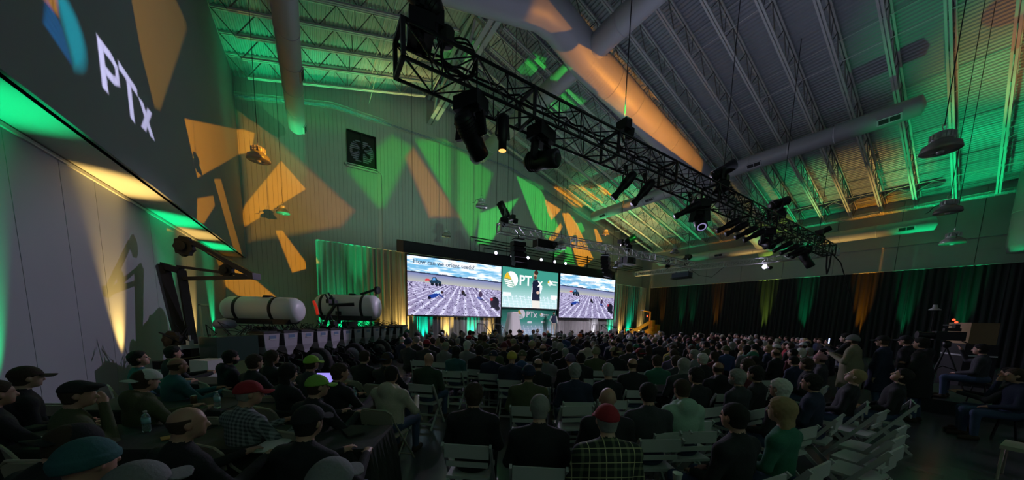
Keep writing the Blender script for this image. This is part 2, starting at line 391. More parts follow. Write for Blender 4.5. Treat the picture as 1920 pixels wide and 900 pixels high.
# bar joists, one mesh per slope, shared
def joist_mesh(x0, x1, name):
    b = MB(); wb = MB(); L = abs(x1 - x0); n = round(L / 1.25); s = (x1 - x0) / n
    dz = .95
    def top(x, dy, w=.045, h=.05): pass
    for dy in (-.045, .045):
        b.bar((x0, dy, roof(x0) - .09), (x1, dy, roof(x1) - .09), .055, .07)
        b.bar((x0 + s * .5, dy, roof(x0 + s * .5) - dz), (x1 - s * .5, dy, roof(x1 - s * .5) - dz), .06, .06)
    for i in range(n):
        a, c = x0 + i * s, x0 + (i + 1) * s; m = (a + c) / 2
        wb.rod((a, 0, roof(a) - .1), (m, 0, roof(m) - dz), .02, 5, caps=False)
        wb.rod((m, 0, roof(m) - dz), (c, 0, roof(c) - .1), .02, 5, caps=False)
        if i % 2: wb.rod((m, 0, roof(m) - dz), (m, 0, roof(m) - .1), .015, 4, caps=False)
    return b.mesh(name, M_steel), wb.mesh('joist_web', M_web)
jr = joist_mesh(RIDGE + .15, XR - .25, 'roof_joist'); jl = joist_mesh(RIDGE - .15, XL + .05, 'roof_joist')
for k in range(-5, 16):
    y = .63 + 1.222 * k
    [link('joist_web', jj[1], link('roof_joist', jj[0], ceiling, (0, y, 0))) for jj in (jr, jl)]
# the ridge girder
g = MB()
for dx in (-.14, .14):
    g.bar((RIDGE + dx, YB + .2, roof(RIDGE) - .2), (RIDGE + dx, YF - .1, roof(RIDGE) - .2), .16, .18)
    g.bar((RIDGE + dx, YB + .2, 13.75), (RIDGE + dx, YF - .1, 13.75), .20, .06)
    g.bar((RIDGE + dx, YB + .2, 13.84), (RIDGE + dx, YF - .1, 13.84), .03, .16)
y = YB + .3; up = True
while y < YF - 1.4:
    g.bar((RIDGE, y, 13.85 if up else 15.2), (RIDGE, y + 1.222, 15.2 if up else 13.85), .10, .10); y += 1.222; up = not up
g.build('ridge_girder', M_steel, ceiling)
# bridging lines between the joists
for x in (-.5, 3.0, 9.8, 13.4, 17.0, 20.6, 23.6, 26.2):
    b = MB(); b.rod((x, YB + .2, roof(x) - .92), (x, YF - .1, roof(x) - .92), .014, 4)
    b.rod((x, YB + .2, roof(x) - .14), (x, YF - .1, roof(x) - .14), .014, 4)
    b.build('bridging_rod', M_steel, ceiling)
for x in (24.4, 27.0):
    b = MB()
    for k in range(-4, 15):
        y = .63 + 1.222 * k
        b.rod((x, y, roof(x) - .9), (x, y + 1.222, roof(x) - .12), .011, 4, caps=False); b.rod((x, y, roof(x) - .12), (x, y + 1.222, roof(x) - .9), .011, 4, caps=False)
    b.build('cross_bridging', M_steel, ceiling)

# far gable wall: ribbed steel siding panels
wall_far = struct(thing('wall_far'))
pw = .40; x = XLL - .1; k = 0
while x < XR:
    x1 = min(x + pw, XR)
    t0, t1 = (roof(max(x, XL)) if x > XL - .5 else 5.0), (roof(x1) if x1 > XL - .5 else 5.0)
    b = MB()
    for a, c, y in ((x + .004, x + .196, YF), (x + .204, x1 - .004, YF)):
        c = min(c, x1 - .002)
        if c <= a: continue
        ta, tc_ = t0 + (t1 - t0) * (a - x) / pw, t0 + (t1 - t0) * (c - x) / pw
        b.add([(a, YF, -.15), (c, YF, -.15), (c, YF, tc_), (a, YF, ta), (a, YF + .02, -.15), (c, YF + .02, -.15), (c, YF + .02, tc_), (a, YF + .02, ta)],
              [(0, 1, 2, 3), (0, 3, 7, 4), (1, 5, 6, 2)])
    b.build('siding_panel', M_siding, wall_far)
    x = x1
MB().box(((XLL + XR) / 2, YF + .09, 7.8), (XR - XLL + 1, .12, 16)).build('wall_backing', mat('seam_shadow', (.26, .26, .26), .9), wall_far)
# right wall: tall painted panels
wall_right = struct(thing('wall_right'))
y = YB
while y < YF:
    y1 = min(y + 2.65, YF)
    MB().box((XR + .06, (y + y1) / 2, 4.52), (.12, y1 - y - .02, 9.34)).build('wall_panel', M_wall, wall_right); y = y1
MB().box((XR + .16, (YF + YB) / 2, 4.7), (.06, YF - YB, 9.5)).build('wall_backing', MATS['seam_shadow'], wall_right)
for z in (6.55,): MB().bar((XR - .03, YB, z), (XR - .03, YF - .05, z), .05, .06).build('wall_rail', M_wall, wall_right)
# left wall: upper wall, soffit, set-back lower wall
wu = struct(MB().box((XL - .06, (YF + YB) / 2, (4.45 + 13.4) / 2), (.12, YF - YB, 13.4 - 4.45)).build('wall_left', mat('dark_wall_paint', (.30, .31, .35), .8, var=.05, scale=.7, bump=.08)))
sf = struct(MB().box(((XL + XLL) / 2 - .1, (YF + YB) / 2, 4.51), (XL - XLL + .1, YF - YB, .12)).build('trim_1', M_soffit))
struct(MB().box((XLL + .015, (YF + YB) / 2, 4.40), (.05, YF - YB, .06)).build('trim_2', mat('soffit_trim', (.65, .65, .6), .4)))
wall_low = struct(thing('wall_left_lower'))
ys = [YB, -3.5, -1.0, 1.5, 4.0, 6.5, 7.95, 9.11, 10.15, 12.6, 15.2, 18.0, YF]
for a, c in zip(ys, ys[1:]):
    MB().box((XLL - .06, (a + c) / 2, 2.145), (.12, c - a - .012, 4.59)).build('wall_panel', mat('grey_panel', (.34, .36, .39), .7, var=.06, scale=.9, bump=.08), wall_low)
MB().box((XLL - .16, (YF + YB) / 2, 2.3), (.06, YF - YB, 4.6)).build('wall_backing', MATS['seam_shadow'], wall_low)
struct(MB().box(((XLL + XR) / 2, YB - .06, 7.9), (XR - XLL + .4, .12, 16)).build('wall_back', M_wall))
# door in the set-back wall
door = struct(thing('door_1', (XLL + .02, 16.6, -.15)))
MB().box((0, 0, 1.05), (.04, .95, 2.1)).build('door_panel', mat('door_paint', (.4, .41, .42), .5), door)
MB().box((.01, .52, 1.08), (.07, .06, 2.16)).box((.01, -.52, 1.08), (.07, .06, 2.16)).box((.01, 0, 2.15), (.07, 1.1, .06)).build('door_frame', M_steel, door)
MB().rod((.03, -.38, 1.0), (.09, -.38, 1.0), .012).rod((.09, -.38, 1.0), (.09, -.26, 1.0), .012).build('door_handle', M_chrome, door)
# exhaust fan in the gable wall
fan = thing('exhaust_fan', (2.6, YF, 11.1), 0, 'large square louvred exhaust fan set high in the gable wall', 'fan')
b = MB(); b.box((0, -.06, .86), (1.5, .12, .06)).box((0, -.06, -.86), (1.5, .12, .06)).box((-.73, -.06, 0), (.06, .12, 1.7)).box((.73, -.06, 0), (.06, .12, 1.7)); b.build('fan_frame', M_black, fan)
MB().box((0, -.01, 0), (1.4, .02, 1.66)).build('fan_backing', M_blackp, fan)
for k in range(11):
    MB().box((0, -.035, -.62 + k * .105), (2 * math.sqrt(max(.02, .62 ** 2 - (-.62 + k * .105 + .1) ** 2)) if abs(-.52 + k * .105) < .6 else .2, .02, .06)).build('louvre', mat('louvre_violet', (.35, .3, .45), .4, .3), fan)
for k in range(5):
    a = 2 * pi * k / 5 + .5
    MB().prism([(0, 0), (.5 * cos(a), .5 * sin(a) - .1), (.5 * cos(a + .45), .5 * sin(a + .45) - .1)], -.09, -.075).build('fan_blade', M_black, fan)
MB().box((0, -.11, 0), (.09, .04, 1.7)).build('fan_bracket', M_black, fan)
MB().lathe([(.01, -.14), (.14, -.14), (.14, -.08), (.01, -.08)], 14, axis='y', c=(0, 0, -.1)).build('fan_motor', M_black, fan)
MB().box((0, -.12, -.98), (1.75, .24, .10)).box((0, -.22, -1.06), (1.6, .04, .14)).build('fan_sill', M_steel, fan)
cd = MB(); cd.tube([(.75, -.12, -1.0), (.98, -.1, -1.02), (1.05, -.08, -1.15), (1.05, -.06, -3.0), (1.05, -.05, -6.5)], .02, 6); cd.build('conduit', M_steel, fan)
# ---------------------------------------------------------------- air ducts
def duct(name, pts, r, label, joints=True, vent=None, group=None, ribs=False):
    t = thing(name, (0, 0, 0), 0, label, 'duct', group)
    b = MB(); b.tube(pts, r, 28); b.build('duct_shell', M_duct, t, True)
    P = [Vector(p) for p in pts]; rr = r if isinstance(r, (list, tuple)) else [r] * len(P)
    step = 1.5
    for (a, c, ra, rc) in zip(P, P[1:], rr, rr[1:]):
        L = (c - a).length
        if L < 2: continue
        d = (c - a).normalized(); n = int(L / step)
        for i in range(1, n):
            q = a + d * i * step; R = ra + (rc - ra) * i * step / L
            MB().rod(q - d * .02, q + d * .02, R + .012, 28).build('joint_ring', M_duct, t, True)
        if ribs:
            rb = MB(); s = .13
            for i in range(int(L / s)):
                q = a + d * (i * s + .06); R = ra + (rc - ra) * (i * s) / L
                rb.rod(q - d * .012, q + d * .012, R + .006, 24, caps=False)
            rb.build('spiral_seam', M_duct, t, True)
    if vent:
        for q, d, R, side in vent:
            q = Vector(q); d = Vector(d).normalized(); s = Vector(side).normalized()
            up = d.cross(s)
            Rm = Matrix((d, s, up)).transposed()
            MB().box(q + s * (R - .0), (.62, .06, .24), Rm).build('vent_frame', M_duct, t)
            for e in (-.14, .14): MB().box(q + s * (R + .03) + d * e, (.25, .02, .16), Rm).build('vent_grille', M_blackp, t)
    return t
def dz(x, c=3.2): return roof(x) - c
duct('main_duct', [(-.3, 9.8, 10.6), (3.6, 9.8, 11.75), (5.9, 9.8, 12.35), (7.1, 9.8, 12.66), (7.9, 9.8, 12.6), (8.6, 9.8, 12.35), (9.4, 9.8, 12.02), (19.2, 9.8, 9.85), (27.4, 9.8, 7.75), (28.2, 9.8, 7.35), (28.6, 9.8, 6.9)],
     [.5, .6, .62, .62, .62, .64, .66, .52, .46, .44, .42], 'fat grey main air duct running down the roof slope, lit orange along its belly', ribs=True)
duct('branch_duct', [(9.4, 19.0, 12.1), (9.4, 9.6, 12.1), (9.4, 3.0, 12.1), (9.4, 1.5, 12.1)], [.40, .42, .40, .02], 'upper branch duct crossing the fat main duct near the ridge',
     vent=[((9.4, 6.2, 12.1), (0, 1, 0), .40, (.35, 0, -1)), ((9.4, 14.6, 12.1), (0, 1, 0), .40, (-.5, 0, -1))])
duct('branch_duct', [(18.9, 18.2, 9.85), (18.9, 18.0, 9.85), (18.9, 2.3, 9.85), (18.9, 2.2, 9.85)], [.05, .36, .34, .05], 'middle branch duct with square end crossing the truss lamps under the roof',
     vent=[((18.9, y, 9.85), (0, 1, 0), .35, (-.75, 0, -.7)) for y in (16.9, 13.0, 7.3, 3.0)])
duct('branch_duct', [(27.9, 18.2, 7.3), (27.9, 17.8, 7.3), (27.9, 2.3, 7.3), (27.9, 2.2, 7.3)], [.05, .34, .34, .05], 'lowest branch duct running beside the right wall above the black drape',
     vent=[((27.9, y, 7.3), (0, 1, 0), .34, (-.9, 0, -.4)) for y in (12.6, 3.2)])
duct('branch_duct', [(-.4, 18.9, 10.45), (-.4, 18.6, 10.45), (-.4, 4, 10.45)], [.05, .34, .34], 'grey branch duct hanging under the left end of the joists', vent=[((-.4, 18.3, 10.45), (0, 1, 0), .34, (.9, 0, -.4)), ((-.4, 14.4, 10.45), (0, 1, 0), .34, (.9, 0, -.4))])
duct('drop_duct', [(28.2, -.50, 5.45), (28.2, -.50, 5.8), (28.2, -.50, 9.1)], [.60, .66, .66], 'thick vertical duct dropping beside the right wall, green lit at its foot')
duct('branch_duct', [(-2.4, 12.6, 11.1), (-2.4, 11.6, 11.1), (-2.4, 5, 11.1)], [.2, .42, .42], 'short duct elbow tucked under the roof against the left wall')

# ---------------------------------------------------------------- wire cable trays
def tray(name, pts, wdt, label):
    t = thing(name, (0, 0, 0), 0, label, 'cable tray')
    P = [Vector(p) for p in pts]
    for a, c in zip(P, P[1:]):
        d = (c - a).normalized(); n = Vector((-d.y, d.x, 0)).normalized() * wdt / 2; h = Vector((0, 0, .12)); b = MB()
        for o in (n, -n, n * .33, n * -.33): b.rod(a + o, c + o, .009, 4)
        for o in (n, -n): b.rod(a + o + h, c + o + h, .011, 4); b.rod(a + o + h * .5, c + o + h * .5, .007, 4)
        L = (c - a).length; i = 0.0
        while i < L:
            q = a + d * i
            b.rod(q + n + h, q + n, .006, 4, caps=False); b.rod(q + n, q - n, .006, 4, caps=False); b.rod(q - n, q - n + h, .006, 4, caps=False); i += .17
        b.build('wire_mesh', M_steel, t)
        cb = MB()
        for j in range(5):
            o = n * (-.6 + .3 * j) + Vector((0, 0, .03))
            cb.tube([a + o, (a + c) / 2 + o + Vector((0, 0, .01 * j)), c + o], .016, 5)
        cb.build('cable_bundle', mat('blue_cable', (.25, .3, .45), .5), t)
    for a, c in zip(P, P[1:]):
        m = (a + c) / 2
        MB().box(m - Vector((0, 0, .03)), (.5, .06, .04) if abs((c - a).y) < 1 else (.5, .06, .04)).build('bracket', M_steel, t)
tray('cable_tray', [(-2.8, 20.25, 11.75), (1.2, 20.25, 12.75), (6.6, 20.25, 12.78), (12.4, 20.25, 12.6), (20.5, 20.25, 10.5), (28.5, 20.25, 8.35)], .34, 'wire basket cable tray running across the top of the far gable wall')
tray('cable_tray', [(28.7, 20.0, 8.45), (28.7, 13, 8.45), (28.7, 6, 8.45), (28.7, -1, 8.45)], .5, 'wire basket cable tray running under the joist ends along the right wall')

# ---------------------------------------------------------------- lighting trusses
def truss(name, a, b_, s, label, m=M_truss, step=None, bolt=2.4, caps=True):
    a = Vector(a); b_ = Vector(b_); d = (b_ - a); L = d.length; d.normalize()
    side = d.cross(Vector((0, 0, 1))).normalized(); up = side.cross(d)
    t = thing(name, tuple(a), 0, label, 'truss')
    h = s / 2; cs = [(sx * h, sz * h) for sx in (-1, 1) for sz in (-1, 1)]
    P = lambda q, o: d * q + side * o[0] + up * o[1]
    for o in cs:
        MB().rod(P(0, o), P(L, o), .026, 8).build('chord', m, t, True)
    n = max(2, round(L / (step or s * 1.15))); st = L / n; k = 0
    sec = max(1, round(bolt / st))
    cur = MB()
    faces = [(cs[0], cs[1]), (cs[2], cs[3]), (cs[0], cs[2]), (cs[1], cs[3])]
    for i in range(n):
        q0, q1 = i * st, (i + 1) * st
        for o0, o1 in faces:
            A, B = (o0, o1) if i % 2 else (o1, o0)
            cur.rod(P(q0, A), P(q1, B), .013, 5, caps=False)
            cur.rod(P(q0, o0), P(q0, o1), .013, 5, caps=False)
        if (i + 1) % sec == 0 or i == n - 1:
            cur.build('lacing', m, t); cur = MB()
            q = q1; f = MB()
            for o0, o1 in faces: f.bar(P(q, o0), P(q, o1), .05, .05)
            f.build('end_frame', m, t)
    f = MB()
    for o0, o1 in faces: f.bar(P(0, o0), P(0, o1), .06, .06)
    f.build('end_frame', m, t)
    return t
TY, TZ = 5.2, 5.75
truss('lighting_truss', (1.2, TY, TZ), (23.3, TY, TZ), .5, 'long black box truss carrying the stage lamps across the hall')
truss('speaker_truss', (7.3, 12.8, 5.9), (24.3, 12.4, 5.9), .40, 'box truss hung in front of the screens carrying loudspeakers and cages', M_alu)
truss('side_truss', (24.2, 17.6, 5.85), (24.0, 5.0, 5.75), .34, 'bright side truss joining the far ends of the other two trusses', M_alu)

def hang_cable(parent, x, y, z0, z1, r=.012, name='suspension_cable', m=None):
    return MB().rod((x, y, z0), (x, y, z1), r, 5).build(name, m or M_black, parent)
hoists = []
HN_ = [a + ' along the ' + b for b, n in (('long lighting truss', 5), ('speaker truss', 3)) for a in ('first', 'second', 'third', 'fourth', 'fifth')[:n]]
for x, y, z in ((1.75, TY, 6.05), (6.3, TY, 6.05), (11.2, TY, 6.05), (16.2, TY, 6.05), (21.3, TY, 6.05), (8.0, 12.78, 6.15), (15.6, 12.6, 6.15), (22.8, 12.45, 6.15)):
    first = not hoists
    t = thing('chain_hoist', (x, y, z), 0, 'black chain hoist, ' + HN_[len(hoists)], 'hoist', 'chain hoists above the trusses')
    MB().box((0, 0, .32), (.2, .3, .22)).build('hoist_body', M_black, t)
    MB().rod((0, 0, .43), (0, 0, roof(x) - z - .03), .012, 5).build('chain', M_black, t)
    MB().tube([(0, 0, .2), (.05, 0, .05), (0, 0, -.05), (-.05, 0, .05), (0, 0, .2)], .014, 5).build('hook', M_chrome, t)
    MB().lathe([(.02, 0), (.12, .02), (.14, .2), (.1, .22)], 10, c=(.18, 0, .08)).build('chain_bag', M_cloth, t); hoists.append(t)

ORDN = 'first second third fourth fifth sixth seventh eighth ninth tenth eleventh twelfth thirteenth fourteenth fifteenth sixteenth seventeenth eighteenth nineteenth twentieth'.split()
def ordn(k):
    q = k + 1
    return ORDN[k] if k < 20 else ({30: 'thirtieth', 40: 'fortieth', 50: 'fiftieth'}[q] if q % 10 == 0 else {2: 'twenty ', 3: 'thirty ', 4: 'forty ', 5: 'fifty '}[q // 10] + ORDN[q % 10 - 1])
M_lens_dim = mat('lit_lens_dim', (.5, .5, .6), .3, emit=(.6, .5, 1), es=.4)
# moving heads: base, yoke, head with lens
def moving_head(loc, rz, tilt, lens_mat, label, s=1.0, up=False, group=None, name='moving_head'):
    t = thing(name, loc, rz, label, 'stage light', group)
    k = -1 if not up else 1
    b = MB(); b.box((0, 0, k * .10 * s), (.44 * s, .32 * s, .20 * s)); b.box((0, 0, k * .02), (.30 * s, .22 * s, .06)); b.build('light_base', M_black, t)
    [MB().box((q * s, 0, -k * .03), (.05, .07, .14)).build('clamp', M_black, t) for q in (-.13, .13)]
    y = MB(); y.lathe([(.12 * s, k * .20 * s), (.13 * s, k * .25 * s)], 14)
    for sx in (-1, 1): y.bar((sx * .17 * s, 0, k * .24 * s), (sx * .21 * s, 0, k * .56 * s), .14 * s, .06 * s)
    y.box((0, 0, k * .25 * s), (.42 * s, .16 * s, .05)); y.build('yoke', M_black, t)
    h = MB(); pr = [(.02, -.30), (.12, -.30), (.155, -.24), (.16, -.02), (.14, .08), (.15, .12), (.15, .34), (.12, .36)]
    h.lathe([(r * s, z * s) for r, z in pr], 18)
    ho = h.build('lamp_head', M_black, t, True, (0, 0, k * .52 * s), (tilt, 0, 0))
    MB().lathe([(.005, .355 * s), (.115 * s, .362 * s), (.115 * s, .35 * s)], 18).build('lens', lens_mat, ho, True)
    fins = MB()
    for i in range(5): fins.lathe([(.150 * s, (-.23 + i * .045) * s), (.168 * s, (-.225 + i * .045) * s), (.150 * s, (-.215 + i * .045) * s)], 18)
    fins.build('cooling_fin', M_blackp, ho)
    return t
moving_head((2.35, TY - .05, TZ - .27), 2.1, radians(125), M_lens_green, 'moving head under the near end of the truss with a green lit lens', 1.1)
moving_head((3.85, TY - .05, TZ - .27), .3, radians(100), M_glass, 'unlit moving head hanging level, second one along the lighting truss', 1.1)
moving_head((1.52, TY, TZ + .27), 1.4, radians(-55), M_glass, 'moving head standing on top of the near end of the lighting truss', 1.15, True)
moving_head((10.0, TY, TZ - .27), -.8, radians(135), M_lens_dim, 'moving head with a white glow hanging under the middle of the truss', 1.1)
moving_head((11.1, TY, TZ + .27), .6, radians(60), M_glass, 'moving head standing on top of the truss below the joint of the fat duct', 1.1, True)
moving_head((15.8, TY, TZ + .27), .9, radians(70), M_glass, 'moving head standing on top of the truss in front of the cable tray', 1.1, True)
moving_head((15.1, TY, TZ - .27), -.5, radians(120), M_glass, 'moving head hanging among the row of profile lamps in mid truss', 1.0)
moving_head((19.9, TY, TZ - .27), .2, radians(150), M_glass, 'moving head hanging near the far right end of the lighting truss', 1.15)
moving_head((21.8, TY, TZ + .27), .2, radians(60), M_glass, 'small moving head standing on the far right end of the lighting truss', .9, True)
moving_head((7.55, 12.8, 6.1), 1.2, radians(-30), M_glass, 'moving head standing on the left end of the speaker truss', 1.15, True)
moving_head((16.4, 12.6, 6.1), .7, radians(60), M_orange, 'moving head standing on the speaker truss in orange light', 1.1, True)
moving_head((24.1, 14.7, 6.05), .7, radians(60), M_glass, 'first of the two moving heads standing on the side truss', 1.0, True)
moving_head((24.1, 13.2, 6.05), .7, radians(60), M_glass, 'second of the two moving heads standing on the side truss', 1.0, True)

def profile_lamp(loc, aim, lit, label, group=None):
    t = thing('profile_spotlight', loc, 0, label, 'stage light', group)
    d = (Vector(aim) - Vector(loc)).normalized(); c = Vector((0, 0, -.28))
    q = d.to_track_quat('Z', 'Y').to_euler()
    b = MB().lathe([(.02, -.36), (.09, -.34), (.11, -.26), (.115, .02), (.085, .06), (.075, .30), (.09, .31), (.09, .40)], 14)
    bo = b.build('lamp_body', M_black, t, True, tuple(c), q)
    MB().lathe([(.004, .375), (.078, .38), (.078, .37)], 14).build('lens', M_lens_white if lit else M_glass, bo, True)
    x = Vector((d.y, -d.x, 0)).normalized() * .14
    y = MB(); y.bar(-x, x, .04, .01); y.bar(-x, c - x, .04, .01); y.bar(x, c + x, .04, .01); y.build('yoke', M_black, t)
    MB().rod((0, 0, -.02), (0, 0, .12), .02, 6).box((0, 0, .12), (.09, .05, .10)).build('clamp', M_black, t)
    return t
STG = (13.6, 17.4, 1.2)
for kk, (x, lit, aim) in enumerate(((6.45, 1, (4, 14, 1.5)), (7.2, 1, (5, 14, 1.5)), (9.35, 1, (7, 16, 1)), (11.9, 1, STG), (12.55, 1, STG), (13.3, 1, STG), (14.0, 1, STG), (15.9, 1, STG), (16.9, 1, STG), (17.7, 1, STG), (18.5, 1, STG), (19.1, 1, STG))):
    aim = (x - 3.5, TY + 2.2, 0.2) if x < 8 else (x - 3.3, TY + 3.0, 2.9)
    profile_lamp((x, TY, TZ - .38), aim, lit, 'black profile spotlight with a bright lens, %s from the near end of the lighting truss' % ordn(kk), 'profile spotlights under the lighting truss')
# the single can hanging between the two large heads
t = thing('profile_spotlight', (2.95, TY - .1, TZ - .32), 0, 'slim black spotlight can hanging straight down with an orange glint', 'stage light')
MB().lathe([(.02, -.02), (.08, -.04), (.1, -.12), (.1, -.42), (.075, -.46), (.075, -.62)], 14).build('lamp_body', M_black, t, True)
MB().lathe([(.004, -.62), (.068, -.625)], 14).build('lens', mat('amber_lens', (.9, .5, .2), .3, emit=(1, .4, .1), es=2), t)
MB().bar((-.14, 0, -.40), (.14, 0, -.40), .03, .02).bar((-.14, 0, -.4), (-.1, 0, 0), .03, .01).bar((.14, 0, -.4), (.1, 0, 0), .03, .01).build('yoke', M_black, t)
# coils of cable lying in and along the truss
for (x, r0, lab) in ((2.15, .27, 'fat coil of black cable stored inside the near end of the truss'), (11.7, .2, 'coil of black cable lying on the truss below the fat duct'), (15.0, .2, 'coil of black cable lying on the truss beside the row of lamps')):
    b = MB()
    for k in range(5):
        a0 = rng.uniform(0, 6); b.tube([(r0 * (1 + .06 * k) * cos(a0 + a * .35), .08 * sin(k + a) , r0 * .9 * (1 + .05 * k) * sin(a0 + a * .35)) for a in range(19)], .016, 5)
    tag(b.build('cable_coil', M_rubber, loc=(x, TY, TZ + .28)), lab, 'cable')
tc_ = thing('truss_cable', (0, TY, TZ), 0, 'black cable run laid along the top of the long lighting truss', 'cable')
MB().tube([(1.4 + k * .17, .18 + .04 * sin(k * 1.9), .285 + .02 * sin(k * 2.7)) for k in range(128)], .02, 5).build('cable_run', M_rubber, tc_)
for k in range(0, 44, 3):
    x = 1.4 + k * .5; MB().tube([(x, -.2, .285), (x + .1, -.3, 0), (x + .25, -.28, -.3)], .01, 4).build('cable_drop', M_rubber, tc_)
b = MB(); b.tube([(23.0, TY, 5.6), (23.2, TY, 4.9), (23.45, TY, 4.55), (23.7, TY, 4.9), (23.75, TY, 5.7)], .035, 6)
tag(b.build('cable_loop', M_rubber), 'thick cable loop drooping from the far right end of the lighting truss', 'cable')
b = MB(); b.tube([(23.7, TY, 5.7), (24.3, 4.9, 5.2), (24.9, 4.6, 3.9), (25.4, 4.4, 2.9)], .025, 5)
tag(b.build('dangling_cable', M_rubber), 'thin cable falling slantwise from the truss end toward the drape', 'cable')
b = MB(); b.tube([(24.2, 13.0, 5.8), (24.1, 12.2, 5.2), (24.1, 11.3, 5.0), (24.1, 10.6, 5.6)], .015, 5)
tag(b.build('cable_swag', M_rubber), 'cable swag drooping under the bright side truss', 'cable')

# line array speakers
def line_array(x, y, z, rz, label):
    t = thing('line_array', (x, y, z), rz, label, 'loudspeaker')
    pr = 0; zz = 0
    for k in range(5):
        a = radians(-2 - 4 * k)
        MB().prism([(-.20, -.12), (.22, -.10), (.22, .10), (-.20, .12)], -.33, .33, plane='yz').build('speaker_box', M_black, t, loc=(0, pr, zz), rot=(a, 0, 0))
        zz -= .235; pr += .02 * (k + 1)
    MB().box((0, 0, .22), (.5, .4, .05)).rod((0, 0, .2), (0, 0, .55), .02).build('rigging_frame', M_black, t)
line_array(8.35, 12.75, 5.3, pi - .1, 'black line array loudspeaker hanging left of the video screens')
line_array(14.35, 12.6, 5.3, pi + .5, 'black line array loudspeaker hanging right of the centre screen')
def cage(x, y, z, w_, label, face=None):
    t = thing('rigging_cage', (x, y, z), 0, label, 'cage')
    b = MB(); h = .34
    for sx in (-1, 1):
        for sy in (-1, 1): b.rod((sx * w_ / 2, sy * .3, -h), (sx * w_ / 2, sy * .3, .12), .014, 5)
    for zz in (-h, ):
        for sy in (-1, 1): b.rod((-w_ / 2, sy * .3, zz), (w_ / 2, sy * .3, zz), .014, 5)
        n = 7
        for k in range(n + 1): b.rod((-w_ / 2 + w_ * k / n, -.3, zz), (-w_ / 2 + w_ * k / n, .3, zz), .012, 4)
    b.build('cage_frame', M_alu, t)
    MB().box((0, 0, -.12), (w_ * .86, .5, .38)).build('projector_body', M_black, t)
    MB().lathe([(.09, 0), (.1, -.1), (.06, -.1)], 12, axis='y', c=(w_ * .2, -.25, -.1)).build('projector_lens', M_glass, t)
cage(10.0, 12.7, 5.6, 1.5, 'wide open cage holding a dark projector under the speaker truss')
cage(16.4, 12.6, 5.55, .95, 'orange lit cage with a boxy projector under the speaker truss')
t = thing('subwoofer', (24.15, 13.5, 5.35), 0, 'dark flat speaker box slung under the side truss', 'loudspeaker')
MB().box((0, 0, 0), (.6, 1.3, .34)).build('speaker_box', mat('blue_black', (.03, .04, .09), .5), t); MB().box((-.02, 0, -.24), (.7, 1.4, .04)).build('tray', M_black, t)
MB().rod((0, -.5, .17), (0, -.5, .36), .02).rod((0, .5, .17), (0, .5, .36), .02).build('hanger', M_black, t)
t = thing('ball_lamp', (24.0, 8.2, 5.35), 0, 'round lamp glowing white beneath the side truss', 'stage light')
MB().lathe([(.01, -.13), (.09, -.1), (.13, 0), (.09, .1), (.01, .13)], 14).build('lamp_globe', M_lens_white, t, True); MB().rod((0, 0, .1), (0, 0, .3), .015).build('hanger', M_black, t)
MB().lathe([(.01, -.1), (.1, -.06), (.13, .05), (.05, .12)], 14, c=(-.02, -.3, -.12)).build('lamp_hood', M_black, t, True)

# ---------------------------------------------------------------- high bay pendants
PEND = [((-1.2, 11.8, 6.25), 'high bay pendant lit orange in front of the left corner of the gable wall'), ((-1.15, 19.2, 6.7), 'small high bay pendant hanging against the orange diamond of light'),
        ((6.75, 13.5, 7.05), 'high bay pendant hanging left of the speaker truss'), ((7.0, 18.8, 6.8), 'high bay pendant hanging right above the left screen'), ((18.2, 16.1, 8.1), 'high bay pendant hanging by the yellow patches near the right eave'),
        ((11.0, 1.0, 5.6), 'large high bay pendant with a dangling plug under the right roof'), ((16.3, 1.15, 5.45), 'high bay pendant hanging just below the right cable tray'), ((18.5, 1.1, 4.85), 'lowest high bay pendant in front of the right wall'),
        ((19.7, 11.6, 6.3), 'high bay pendant hanging above the side truss'), ((10.4, 12.0, 5.4), 'small high bay pendant hanging above the centre screen banner'), ((15.0, 12.2, 5.0), 'small high bay pendant beside the orange lit cage')]
for (x, y, z), lab in PEND:
    t = thing('pendant_lamp', (x, y, z), rng.uniform(0, 6), lab, 'pendant lamp')
    MB().lathe([(.27, -.16), (.285, -.15), (.26, -.04), (.13, .06), (.12, .07)], 22).build('lamp_shade', M_lamp, t, True)
    hb = MB().lathe([(.13, .06), (.15, .07), (.15, .19), (.11, .22), (.03, .24)], 18).build('lamp_housing', M_alu, t, True)
    fn = MB()
    for k in range(16): fn.box((.16 * cos(k * pi / 8), .16 * sin(k * pi / 8), .13), (.03, .006, .11), Matrix.Rotation(k * pi / 8, 3, 'Z'))
    fn.build('heat_fin', M_alu, hb)
    MB().lathe([(.01, -.2), (.05, -.19), (.06, -.12)], 10).build('lamp_tip', M_alu, t, True)
    MB().tube([(0, 0, .23), (.06, 0, .28), (.05, 0, .36), (-.04, 0, .36), (-.05, 0, .3), (0, 0, .25)], .008, 5).build('hook', M_chrome, t)
    MB().rod((0, 0, .34), (0, 0, roof(x) - z - .03), .008, 5).build('pendant_cable', M_black, t)
    MB().tube([(.12, 0, .16), (.3, .02, .1), (.36, .03, -.02), (.46, .0, -.05)], .012, 5).build('plug_lead', M_black, t)
# wash fixtures on the floor
for k, (p, tg) in enumerate(WASH):
    t = thing('floor_wash_light', (p[0], p[1], -.15), 0, 'black floor uplight, %s counted from the near left wall round the hall' % ordn(k), 'stage light', 'floor uplights along the walls and drapes')
    MB().box((0, 0, .012), (.24, .24, .024)).build('light_base', M_black, t)
    d = (Vector(tg) - Vector(p)).normalized(); q = d.to_track_quat('Z', 'Y').to_euler()
    MB().lathe([(.085, -.05), (.095, -.04), (.1, .035), (.093, .04)], 14).build('lamp_body', M_black, t, True, (p[0] - p[0], 0, .105), q)
